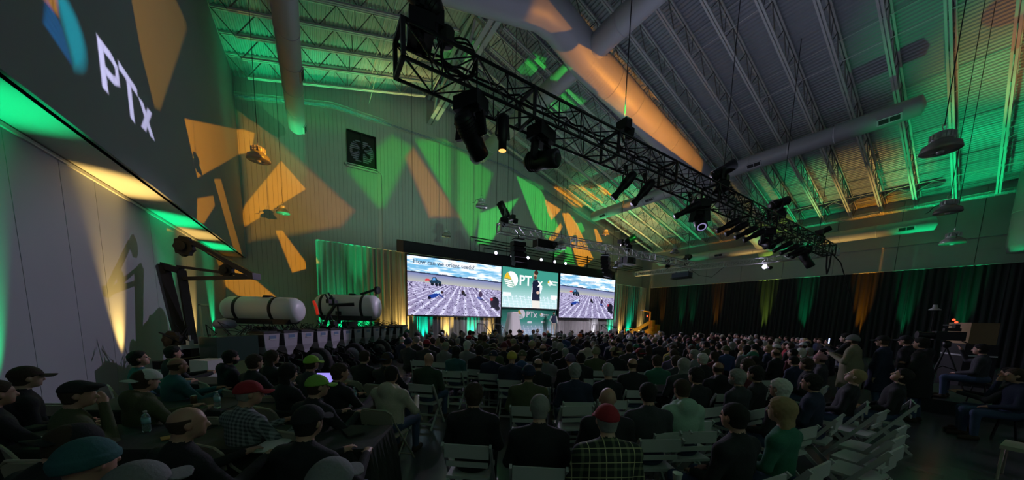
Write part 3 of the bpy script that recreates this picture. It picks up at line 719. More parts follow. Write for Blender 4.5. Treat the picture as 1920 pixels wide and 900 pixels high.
# ---------------------------------------------------------------- drapes
def drape(name, a, b_, z0, z1, m, label, group=None, folds=7, depth=.07, cat='curtain', seed=0):
    r = np.random.default_rng(seed + 5); a = Vector(a); b_ = Vector(b_); d = (b_ - a); L = d.length; d.normalize(); n = Vector((-d.y, d.x, 0))
    nx = folds * 7; ph = r.uniform(0, 6); o = thing(name, tuple(a), 0, label, cat, group)
    vs = []; rows = 7
    for j in range(rows):
        t = j / (rows - 1); z = z1 + (z0 - z1) * t
        for i in range(nx + 1):
            u = i / nx
            off = depth * (.45 + .55 * t) * (sin(2 * pi * folds * u + ph + .5 * sin(3 * t + seed)) + .45 * sin(2 * pi * folds * 1.7 * u + ph * 2 + .8 * t)) * (1 - .5 * (abs(2 * u - 1) ** 8))
            vs.append(d * (L * u + .012 * sin(9 * u + 4 * t)) + n * off + Vector((0, 0, z - a.z)))
    fs = [(j * (nx + 1) + i, j * (nx + 1) + i + 1, (j + 1) * (nx + 1) + i + 1, (j + 1) * (nx + 1) + i) for j in range(rows - 1) for i in range(nx)]
    MB().add(vs, fs).build('drape_cloth', m, o, True)
    MB().rod((0, 0, z1 + .02), d * L + Vector((0, 0, z1 + .02)), .022, 8).build('drape_rail', M_alu, o)
    return o
x = .12; k = 0
while x < 28.4:
    w_ = 1.45 if k % 3 else 1.2
    m = mat('olive_drape', (.30, .30, .26), .8) if k in (1, 2, 5) else (mat('dark_grey_drape', (.16, .16, .165), .85) if k in (4, 8, 18, 19) else M_greydrape)
    drape('grey_curtain', (x, 19.42, 0), (min(x + w_ + .02, 28.5), 19.42, 0), -.13, 5.55 - .02 * x, m, 'floor length grey drape panel on the gable wall, %s from the left corner' % ordn(k), 'grey drape panels on the far wall', 5, .08, seed=k)
    x += w_; k += 1
y = 19.3; k = 0
while y > -4:
    drape('black_curtain', (28.95, y, 0), (28.95, y - 1.5, 0), -.13, 5.05, M_blackdrape, 'floor length black drape panel on the right wall, %s from the far corner' % ordn(k), 'black drape panels on the right wall', 6, .07, seed=k + 40)
    y -= 1.49; k += 1

# ---------------------------------------------------------------- stage
stage = thing('stage', (0, 0, 0), 0, 'low carpeted stage platform below the centre screen', 'stage')
SX0, SX1, SY0, SY1, SZ = 7.6, 20.6, 16.6, 19.2, .48
for i in range(5):
    for j in range(1):
        a, c = SX0 + i * 2.6, SX0 + (i + 1) * 2.6
        MB().box(((a + c) / 2, (SY0 + SY1) / 2, SZ - .04), (2.59, SY1 - SY0, .08)).build('stage_deck', mat('stage_top', (.38, .38, .42), .6), stage)
MB().box(((SX0 + SX1) / 2, SY0 + .01, .14), (SX1 - SX0, .02, .60)).box((SX0 + .01, (SY0 + SY1) / 2, .14), (.02, SY1 - SY0 - .04, .58)).box((SX1 - .01, (SY0 + SY1) / 2, .14), (.02, SY1 - SY0 - .04, .58)).build('stage_skirt', M_greydrape, stage)
MB().box(((SX0 + SX1) / 2, SY0 + .02, SZ - .03), (SX1 - SX0 + .02, .04, .1)).build('edge_trim', M_alu, stage)
def steps(x, y, rz, label):
    t = thing('stage_steps', (x, y, -.15), rz, label, 'steps')
    for k in range(3): MB().box((0, .28 * k, .08 + .16 * k - .02), (1.1, .28, .03)).build('tread', M_black, t)
    MB().box((-.52, .28, .15), (.03, .8, .22)).box((.52, .28, .15), (.03, .8, .22)).build('side_frame', M_black, t)
    for sx in (-.54, .54):
        b = MB()
        b.tube([(sx, -.35, 0), (sx, -.35, .95), (sx, .7, 1.5), (sx, 1.55, 1.5), (sx, 1.6, 1.45), (sx, 1.6, .95), (sx, 1.55, .9), (sx, .7, .9), (sx, -.35, .45)], .022, 6)
        b.rod((sx, .7, .1), (sx, .7, 1.5), .02, 6)
        b.build('handrail', M_black, t)
steps(9.0, 15.7, 0.0, 'black stage steps with tube handrails in front of the left screen')
steps(19.2, 15.7, 0.0, 'black stage steps with tube handrails in front of the right screen')

# ---------------------------------------------------------------- picture rasters (flat pictures shown on screens and on the printed backdrop)
def canvas(Wp, Hp):
    yy, xx = np.mgrid[0:Hp, 0:Wp]; return np.zeros((Hp, Wp, 3), np.float32), (xx + .5) / Wp, (yy + .5) / Hp   # v runs downward
def vnoise(u, v, s, seed):
    r = np.random.default_rng(seed); g = r.random((64, 64)); x = u * s; y = v * s
    x0 = np.floor(x).astype(int); y0 = np.floor(y).astype(int); fx = x - x0; fy = y - y0; fx = fx * fx * (3 - 2 * fx); fy = fy * fy * (3 - 2 * fy)
    G = lambda a, b: g[b % 64, a % 64]
    return (G(x0, y0) * (1 - fx) + G(x0 + 1, y0) * fx) * (1 - fy) + (G(x0, y0 + 1) * (1 - fx) + G(x0 + 1, y0 + 1) * fx) * fy
def inpoly(u, v, pts):
    ins = np.zeros(u.shape, bool); n = len(pts)
    for i in range(n):
        (x0, y0), (x1, y1) = pts[i], pts[(i + 1) % n]
        if y0 == y1: continue
        c = ((y0 > v) != (y1 > v)) & (u < (x1 - x0) * (v - y0) / (y1 - y0) + x0); ins ^= c
    return ins
def blob(img, u, v, cx, cy, rx, ry, col, rot=0.0):
    a = (u - cx); b = (v - cy) * 9 / 16; ca, sa = cos(rot), sin(rot); x = a * ca + b * sa; y = -a * sa + b * ca
    img[(x / rx) ** 2 + (y / (ry * 9 / 16)) ** 2 < 1] = col
def field_slide(Wp=400, Hp=225):
    img, u, v = canvas(Wp, Hp); hz = .27 + .055 * u
    c = .6 * vnoise(u * 1.6, v * 5, 5, 1) + .4 * vnoise(u * 2, v * 7, 11, 2)
    c = np.clip((c - .30) * 3.2, 0, 1)[..., None]
    sky = np.array([.30, .58, .78]) * (1 - c) + np.array([.93, .96, 1.0]) * c
    img[:] = sky
    far = (v > hz) & (v < hz + .17); img[far] = (.42, .46, .66)
    t = np.clip((v - hz) / .17, 0, 1)[..., None]
    img[far] = (np.array([.30, .34, .56]) * (1 - t) + np.array([.60, .60, .52]) * t)[far]
    tl = (v > hz - .012 - .012 * vnoise(u, v * 0, 40, 3)) & (v < hz + .006); img[tl] = (.10, .13, .22)
    fld = v > hz + .15
    vx, vy = .56, .28
    ang = (u - vx) / np.maximum(v - vy, .02)
    rows = .5 + .5 * np.sin(ang * 33.0 + .8 * vnoise(u, v, 12, 8))
    nz = vnoise(u * 1.4, v * 2, 60, 4) * .6 + vnoise(u, v, 31, 5) * .4
    val = np.clip(.28 + .75 * (rows ** 4) * (.3 + nz) + .5 * (nz - .45), .05, 1)[..., None]
    soil = np.array([.27, .23, .40]) * (1 - val) + np.array([.80, .79, .95]) * val
    img[fld] = soil[fld]
    sp = (vnoise(u, v, 95, 9) > .76) & fld; img[sp] = (.12, .10, .22)
    # loader vehicle
    for cx in (.235, .275, .31): blob(img, u, v, cx, .445 + (cx - .235) * .1, .016, .03, (.03, .04, .06))
    img[inpoly(u, v, [(.21, .42), (.20, .40), (.225, .385), (.24, .33), (.27, .325), (.285, .37), (.325, .40), (.325, .43), (.215, .43)])] = (.05, .10, .16)
    img[inpoly(u, v, [(.24, .35), (.262, .34), (.268, .38), (.235, .39)])] = (.2, .45, .75)
    img[inpoly(u, v, [(.16, .39), (.175, .365), (.205, .365), (.212, .395), (.17, .405)])] = (.75, .12, .14)
    # people working on the ground
    J = (.02, .02, .04)
    blob(img, u, v, .285, .60, .050, .035, (.65, .75, .95), -.35); blob(img, u, v, .245, .655, .055, .035, (.05, .12, .42), -.3); blob(img, u, v, .205, .695, .018, .025, (.03, .03, .07)); blob(img, u, v, .332, .585, .014, .024, (.10, .06, .07))
    img[inpoly(u, v, [(.30, .60), (.345, .665), (.35, .69), (.335, .68), (.29, .635)])] = (.10, .15, .4)
    blob(img, u, v, .555, .57, .020, .035, J, .4); blob(img, u, v, .575, .605, .018, .025, (.06, .07, .1)); blob(img, u, v, .55, .545, .012, .02, (.06, .03, .03))
    blob(img, u, v, .745, .51, .014, .026, (.88, .88, .92)); blob(img, u, v, .752, .575, .022, .06, (.12, .08, .16)); blob(img, u, v, .745, .655, .036, .025, (.18, .22, .48), .3); blob(img, u, v, .775, .68, .03, .012, (.05, .05, .12), .3)
    blob(img, u, v, .925, .72, .055, .115, (.04, .04, .07)); blob(img, u, v, .885, .66, .018, .03, (.5, .08, .12)); img[inpoly(u, v, [(.885, .7), (.90, .7), (.893, .83), (.878, .83)])] = (.05, .05, .09); blob(img, u, v, .96, .83, .03, .05, (.04, .04, .07))
    return img
def logo(img, u, v, cx, cy, r, ar, white=(.95, .97, .96)):
    x = (u - cx) * ar; y = v - cy; R = np.hypot(x, y); ins = R < r
    img[ins] = white
    sl = (x + .12 * r) < (y + .25 * r) * .62
    up = ins & sl & (y < .02 * r); img[up] = (.93, .62, .05)
    for k in range(3):
        st = ins & (abs((x + .12 * r) - (y + .25 * r) * .62 + (.18 + .28 * k) * r) < .022 * r) & (y < .02 * r); img[st] = (.05, .40, .28)
    for k in range(4):
        yy = .06 + .24 * k; st = ins & sl & (abs(y - (yy * r) - .14 * (x)) < .04 * r); img[st] = (.05, .40, .28)
    e = ins & (abs((x + .12 * r) - (y + .25 * r) * .62) < .035 * r); img[e] = (.05, .40, .28)
def brand_wall(Wp, Hp, ar):
    img, u, v = canvas(Wp, Hp)
    t = v[..., None]
    a = np.array([.02, .26, .18]); b = np.array([.06, .42, .30]); c = np.array([.45, .62, .72])
    img[:] = np.where(t < .55, a + (b - a) * (t / .55), b + (c - b) * np.clip((t - .55) / .3, 0, 1))
    return img, u, v
def lines_pattern(img, u, v, v0, ar):
    W_ = np.array([.78, .86, .92]); q = v > v0
    d = (v - v0) / (1 - v0)
    for k in range(5):
        l = q & (abs(d - (.12 + .2 * k)) < .016) & ((u * 7 + k * .37) % 1 < .72); img[l] = W_
    for k in range(14):
        s0 = k / 14 + .02
        l = q & (abs((u - s0) - d * .05) < .006) & ((d * 5 + k * .3) % 1 < .75); img[l] = W_
def picture(name, img, parent, origin, w_, h, m, plane_y=0.0):
    """a fine grid of quads carrying the flat picture as a colour attribute; faces -y"""
    Hp, Wp, _ = img.shape
    xs = np.linspace(0, w_, Wp + 1); zs = np.linspace(h, 0, Hp + 1)
    X, Z = np.meshgrid(xs, zs); co = np.stack([X, np.full_like(X, plane_y), Z], -1).reshape(-1, 3)
    i = np.arange(Wp)[None, :] + (Wp + 1) * np.arange(Hp)[:, None]
    q = np.stack([i + Wp + 1, i + Wp + 2, i + 1, i], -1).reshape(-1, 4)
    me = bpy.data.meshes.new(name); me.vertices.add(len(co)); me.vertices.foreach_set('co', co.ravel())
    me.loops.add(q.size); me.loops.foreach_set('vertex_index', q.ravel().astype(np.int32))
    me.polygons.add(len(q)); me.polygons.foreach_set('loop_start', np.arange(0, q.size, 4, dtype=np.int32)); me.update(calc_edges=True)
    ca = me.color_attributes.new('picture', 'FLOAT_COLOR', 'CORNER')
    colr = np.concatenate([img.reshape(-1, 3), np.ones((Hp * Wp, 1))], 1).astype(np.float32)
    ca.data.foreach_set('color', np.repeat(colr, 4, 0).ravel())
    me.materials.append(m)
    return link(name, me, parent, origin)
def picture_mat(name, emit):
    m = mat(name, (0, 0, 0), .5); nt = m.node_tree; b = nt.nodes['Principled BSDF']
    a = nt.nodes.new('ShaderNodeVertexColor'); a.layer_name = 'picture'
    g = nt.nodes.new('ShaderNodeGamma'); g.inputs[1].default_value = 1.5 if emit else 1.1; nt.links.new(a.outputs[0], g.inputs[0])
    if emit: nt.links.new(g.outputs[0], b.inputs['Emission Color']); b.inputs['Emission Strength'].default_value = emit
    else: nt.links.new(g.outputs[0], b.inputs['Base Color']); b.inputs['Roughness'].default_value = .7
    return m
M_screen = picture_mat('screen_picture', 1.25); M_print = picture_mat('printed_banner', 0)
def text(name, s, size, loc, m, parent, bold=.0, align='LEFT', ex=.002):
    c = bpy.data.curves.new(name, 'FONT'); c.body = s; c.size = size; c.offset = bold; c.extrude = ex; c.align_x = align; c.resolution_u = 3
    c.materials.append(m); q = bpy.data.objects.new(name, c); COL.objects.link(q); bpy.context.view_layer.update()
    me = bpy.data.meshes.new_from_object(q.evaluated_get(bpy.context.evaluated_depsgraph_get())); bpy.data.objects.remove(q); me.name = name
    return link(name, me, parent, loc, (pi / 2, 0, 0))
M_ink = mat('slide_ink', (.05, .08, .12), .6, emit=(.06, .09, .14), es=1)
M_inkfaint = mat('slide_ink_faint', (.3, .4, .5), .6, emit=(.30, .45, .60), es=1)
M_glow = mat('slide_white', (.9, .9, .9), .6, emit=(.9, .95, .95), es=1.1)
M_whiteink = mat('white_print', (.85, .87, .86), .6)
def screen(x0, x1, z0, z1, y, img, label):
    t = thing('projection_screen', (x0, y, z0), 0, label, 'screen')
    w_, h = x1 - x0, z1 - z0
    p = picture('screen_picture', img, t, (0, 0, 0), w_, h, M_screen)
    b = MB(); f = .09
    b.box((w_ / 2, .03, -f / 2), (w_ + 2 * f, .08, f)).box((w_ / 2, .03, h + f / 2), (w_ + 2 * f, .08, f)).box((-f / 2, .03, h / 2), (f, .08, h)).box((w_ + f / 2, .03, h / 2), (f, .08, h)); b.build('screen_frame', M_blackp, t)
    MB().box((w_ / 2, .05, h / 2), (w_, .04, h)).build('screen_back', M_blackp, t)
    for sx in (.4, w_ - .4): MB().rod((sx, .12, h), (sx, .12, roof(x0 + sx) - z0 - .04), .012, 5).build('suspension_cable', M_black, t)
    for sx in (-.03, w_ + .03): MB().rod((sx, .13, h), (sx, .13, -z0 - .15), .025, 8).build('screen_leg', M_black, t)
    return t, w_, h
fs_ = field_slide()
t, w_, h = screen(4.58, 10.92, 1.80, 5.24, 18.7, fs_, 'left video screen showing a ploughed field under the words about orienting seeds')
text('slide_title', 'How can we orient seeds?', .37, (.34, -.012, 3.02), M_ink, t, .004)
t, w_, h = screen(16.30, 22.75, 1.86, 5.30, 18.7, fs_, 'right video screen showing the same ploughed field with a fainter title')
text('slide_title', 'How can we orient seeds?', .34, (.3, -.012, 2.88), M_inkfaint, t, .003)
# centre screen: live picture of the speaker before the green backdrop
img, u, v = brand_wall(300, 168, 1.78)
t3 = v[..., None]; img[:] = np.array([.12, .42, .36]) + (np.array([.62, .78, .80]) - np.array([.12, .42, .36])) * np.clip((t3 - .25) / .6, 0, 1)
lines_pattern(img, u, v, .68, 1.78)
logo(img, u, v, .15, .30, .20, 1.78); logo(img, u, v, .84, .30, .075, 1.78)
for cx in (.085, .93): img[(abs(u - cx) < .065) & (abs(v - .67) < .045)] = (.85, .93, .92)
blob(img, u, v, .93, .70, .05, .06, (.9, .95, .95))
# the speaker's image
img[inpoly(u, v, [(.51, .80), (.66, .80), (.67, 1), (.52, 1)])] = (.80, .78, .74)
img[inpoly(u, v, [(.60, .28), (.68, .36), (.70, .46), (.67, .60), (.60, .60), (.62, .48)])] = (.82, .86, .92)
img[inpoly(u, v, [(.52, .30), (.50, .60), (.495, .80), (.515, .80), (.55, .5)])] = (.80, .85, .90)
img[inpoly(u, v, [(.53, .27), (.61, .24), (.645, .34), (.655, .60), (.66, .80), (.515, .80), (.52, .50), (.515, .35)])] = (.04, .05, .10)
blob(img, u, v, .565, .12, .032, .105, (.62, .42, .34)); blob(img, u, v, .58, .06, .038, .06, (.10, .06, .05)); blob(img, u, v, .565, .19, .025, .05, (.22, .13, .10)); blob(img, u, v, .62, .58, .03, .04, (.70, .55, .48))
t, w_, h = screen(11.0, 16.08, 2.50, 5.28, 18.72, img, 'centre video screen showing a close view of the speaker before the green backdrop')
text('slide_word', 'PT', 1.0, (1.42, -.012, 1.62), M_glow, t, .02); text('slide_word', 'x', .85, (3.12, -.012, 1.62), M_glow, t, .02)
text('slide_caption', 'Precision', .2, (4.48, -.012, 2.0), M_glow, t, .004).scale = (.75, 1, 1); text('slide_caption', 'Planting', .2, (4.48, -.012, 1.80), M_glow, t, .004).scale = (.75, 1, 1)
# black banner above the screens with six white lamps
bn = thing('screen_valance', (13.4, 18.82, 5.68), 0, 'long black valance band running above all three video screens', 'valance')
MB().box((0, 0, 0), (18.7, .10, .62)).build('valance_cloth', M_blackdrape, bn); MB().rod((-9.35, -.02, .33), (9.35, -.02, .33), .04, 8).build('top_pipe', M_black, bn)
bk = MB(); bk.box((0, .3, -2.4), (18.2, .02, 4.2))
for k, x in enumerate((10.36, 11.6, 13.0, 14.2, 15.5, 16.6)):
    t = thing('flood_lamp', (x, 18.55, 6.05), 0, 'small white flood lamp on the black valance, %s from the left' % ordn(k), 'stage light', 'white flood lamps above the valance')
    MB().lathe([(.12, -.04), (.11, .1), (.06, .16)], 14, axis='y').build('lamp_body', M_black, t, True)
    MB().lathe([(.10, -.052), (.004, -.05)], 14, axis='y').build('lens', M_lens_white, t); MB().rod((0, .05, -.03), (0, .25, -.06), .025, 6).build('bracket', M_black, t)
# thin conduits on the wall above the valance
cd = thing('wall_conduits', (0, 0, 0), 0, 'set of thin black pipes running level on the gable wall above the screens', 'pipes')
for k in range(4): MB().tube([(9.4 + .35 * k, 20.45, 5.9), (9.4 + .35 * k, 20.45, 7.35 - .2 * k), (29, 20.45, 7.25 - .2 * k)], .028, 6).build('pipe', M_black, cd)
for x in (13, 17, 21, 25): MB().box((x, 20.5, 6.9), (.05, .08, 1.1)).build('pipe_bracket', M_black, cd)
# printed green backdrop on the stage
img, u, v = brand_wall(420, 190, 2.2); lines_pattern(img, u, v, .70, 2.2)
logo(img, u, v, .335, .34, .15, 2.2); logo(img, u, v, .70, .35, .065, 2.2)
for cx, cy in ((.49, .59), (.74, .58), (.93, .58)): img[inpoly(u, v, [(cx - .05, cy), (cx - .035, cy - .03), (cx + .035, cy - .03), (cx + .035, cy + .035), (cx - .035, cy + .035)])] = (.9, .95, .94)
blob(img, u, v, .19, .35, .025, .05, (.85, .9, .9))
bd = thing('stage_backdrop', (11.15, 19.0, SZ), 0, 'green printed backdrop wall with the round emblem standing behind the speaker', 'backdrop')
picture('printed_banner', img, bd, (0, 0, 0), 5.2, 2.35, M_print)
MB().box((2.6, .04, 1.175), (5.26, .05, 2.39)).build('backdrop_frame', M_blackp, bd)
text('backdrop_word', 'PTx', .62, (2.18, -.01, 1.34), M_whiteink, bd, .014)
text('backdrop_caption', 'Precision', .15, (3.82, -.01, 1.51), M_whiteink, bd, .004); text('backdrop_caption', 'Planting', .13, (3.82, -.01, 1.36), M_whiteink, bd, .003)
# draped lectern
t = thing('draped_lectern', (11.05, 17.25, SZ), 0, 'tall lectern hidden under a pale cloth left of the green backdrop', 'lectern')
vs = []; rows = 9; n = 48
for j in range(rows):
    tt = j / (rows - 1); r_ = .33 + .27 * tt ** 1.2
    for i in range(n):
        a = 2 * pi * i / n; rr = r_ * (1 + .07 * tt * sin(9 * a + 1) + .05 * tt * sin(14 * a)) ; sq = 1 / max(abs(cos(a)), abs(sin(a))) ** .6
        vs.append((rr * sq * cos(a), .8 * rr * sq * sin(a), 1.62 * (1 - tt) + .01))
fs2 = [(j * n + i, j * n + (i + 1) % n, (j + 1) * n + (i + 1) % n, (j + 1) * n + i) for j in range(rows - 1) for i in range(n)] + [tuple(reversed(range(n)))]
MB().add(vs, fs2).build('draped_cloth', M_whitecloth, t, True)
MB().box((0.08, 0, 1.65), (.42, .36, .05)).build('lectern_top', mat('lectern_top_white', (.85, .85, .85), .5), t)
# yellow articulated boom lift parked at the far right corner
bl = thing('boom_lift', (21.9, 14.6, -.15), 0, 'yellow articulated boom lift folded and parked beside the right drape', 'lift')
R_ = lambda: None
b = MB(); b.box((0, 0, .5), (2.2, 1.1, .45)); b.box((.2, 0, .9), (1.5, .9, .4)); b.build('chassis', M_yellow, bl)
for sx in (-.8, .8):
    for sy in (-.62, .62): MB().lathe([(.05, -.12), (.33, -.12), (.36, -.06), (.36, .06), (.33, .12), (.05, .12)], 18, axis='y', c=(sx, sy, .36)).build('wheel', M_rubber, bl)
MB().bar((.55, 0, 1.0), (.5, 0, 1.95), .4, .3).build('boom_post', M_yellow, bl)
MB().bar((.55, .12, 1.85), (-1.9, .12, .98), .16, .2).build('upper_boom', M_yellow, bl)
MB().bar((.5, -.14, 1.35), (-1.2, -.14, .8), .16, .22).build('lower_boom', M_yellow, bl)
MB().rod((-.1, 0, 1.2), (-.9, 0, 1.05), .04).build('hydraulic_ram', M_chrome, bl)
MB().bar((.2, 0, 1.9), (.2, 0, 2.62), .08).bar((.22, 0, 2.6), (-.75, 0, 2.66), .08).build('jib', M_yellow, bl)
MB().box((-.85, 0, 2.7), (.2, .15, .05)).build('jib_plate', M_white, bl); MB().lathe([(.01, 0), (.05, .02), (.05, .12), (.01, .15)], 10, c=(-.15, 0, 2.2)).build('beacon', M_red, bl)
MB().box((1.02, 0, 1.25), (.36, .5, .75), taper=1.12).build('counterweight', M_yellow, bl)
b = MB()
for sx in (-2.3, -1.75):
    for sy in (-.35, .35): b.rod((sx, sy, .5), (sx, sy, 1.3), .025, 6)
for zz in (.5, .9, 1.3):
    b.rod((-2.3, -.35, zz), (-1.75, -.35, zz), .022, 6).rod((-2.3, .35, zz), (-1.75, .35, zz), .022, 6).rod((-2.3, -.35, zz), (-2.3, .35, zz), .022, 6)
b.build('basket', M_yellow, bl)
# ---------------------------------------------------------------- figures: one smooth surface each, from distance functions
def surface_nets(F, xs, ys, zs):
    S = F < 0
    c = np.zeros(tuple(n - 1 for n in F.shape), np.uint8)
    for i in (0, 1):
        for j in (0, 1):
            for k in (0, 1): c += S[i:i + c.shape[0], j:j + c.shape[1], k:k + c.shape[2]]
    act = (c > 0) & (c < 8); idx = np.full(c.shape, -1, np.int32); A = np.argwhere(act); idx[act] = np.arange(len(A))
    P = np.zeros((len(A), 3)); W = np.zeros(len(A))
    corners = [(i, j, k) for i in (0, 1) for j in (0, 1) for k in (0, 1)]
    for a in corners:
        for ax in range(3):
            if a[ax]: continue
            b = list(a); b[ax] = 1
            fa = F[A[:, 0] + a[0], A[:, 1] + a[1], A[:, 2] + a[2]]; fb = F[A[:, 0] + b[0], A[:, 1] + b[1], A[:, 2] + b[2]]
            m = (fa < 0) != (fb < 0); t = np.where(m, fa / np.where(m, fa - fb, 1), 0)
            for q in range(3): P[:, q] += np.where(m, a[q] + (t if q == ax else 0), 0)
            W += m
    P /= W[:, None]; P += A
    V = np.stack([np.interp(P[:, 0], np.arange(len(xs)), xs), np.interp(P[:, 1], np.arange(len(ys)), ys), np.interp(P[:, 2], np.arange(len(zs)), zs)], 1)
    quads = []
    for ax in range(3):
        s0 = [slice(None)] * 3; s1 = [slice(None)] * 3; s0[ax] = slice(0, -1); s1[ax] = slice(1, None)
        a, b = S[tuple(s0)], S[tuple(s1)]; E = np.argwhere(a != b)
        u, v = [(1, 2), (2, 0), (0, 1)][ax]
        E = E[(E[:, u] > 0) & (E[:, v] > 0) & (E[:, u] < F.shape[u] - 1) & (E[:, v] < F.shape[v] - 1)]
        du = np.zeros(3, int); dv = np.zeros(3, int); du[u] = 1; dv[v] = 1
        q = np.stack([idx[tuple((E - du - dv).T)], idx[tuple((E - dv).T)], idx[tuple(E.T)], idx[tuple((E - du).T)]], 1)
        fl = ~a[tuple(E.T)]; q[fl] = q[fl][:, ::-1]; quads.append(q)
    Q = np.concatenate(quads); Q = Q[(Q >= 0).all(1)]
    return V, Q
def smin(a, b, k):
    h = np.clip(.5 + .5 * (b - a) / k, 0, 1); return b * (1 - h) + a * h - k * h * (1 - h)
def capsule(P, a, b, ra, rb):
    a = np.asarray(a, float); b = np.asarray(b, float); d = b - a; q = P - a
    h = np.clip((q @ d) / max(d @ d, 1e-9), 0, 1)
    return np.sqrt(((q - h[..., None] * d) ** 2).sum(-1)) - (ra + (rb - ra) * h)
def ellipsoid(P, c, r, M=None):
    q = P - np.asarray(c, float)
    if M is not None: q = q @ M          # rows -> local
    r = np.asarray(r, float); k0 = np.sqrt(((q / r) ** 2).sum(-1)); k1 = np.sqrt(((q / r ** 2) ** 2).sum(-1)) + 1e-9
    return k0 * (k0 - 1) / k1
def rotm(x=0, y=0, z=0): return np.array(Euler((x, y, z), 'XYZ').to_matrix())
def axis_(lo, hi, coarse, fine=(), f=.012):
    out = [lo]
    while out[-1] < hi:
        x = out[-1]; s = coarse
        for a, b in fine:
            if x + coarse > a and x < b: s = f
        out.append(x + s)
    return np.array(out)
def mesh_from(V, Q, name, mats, mi=None, smooth=True):
    me = bpy.data.meshes.new(name); me.vertices.add(len(V)); me.vertices.foreach_set('co', V.astype(np.float32).ravel())
    me.loops.add(Q.size); me.loops.foreach_set('vertex_index', Q.ravel().astype(np.int32))
    me.polygons.add(len(Q)); me.polygons.foreach_set('loop_start', np.arange(0, Q.size, 4, dtype=np.int32))
    for m in mats: me.materials.append(m)
    if mi is not None: me.polygons.foreach_set('material_index', mi.astype(np.int32))
    me.polygons.foreach_set('use_smooth', np.ones(len(Q), bool)); me.update(calc_edges=True); me.validate()
    return me

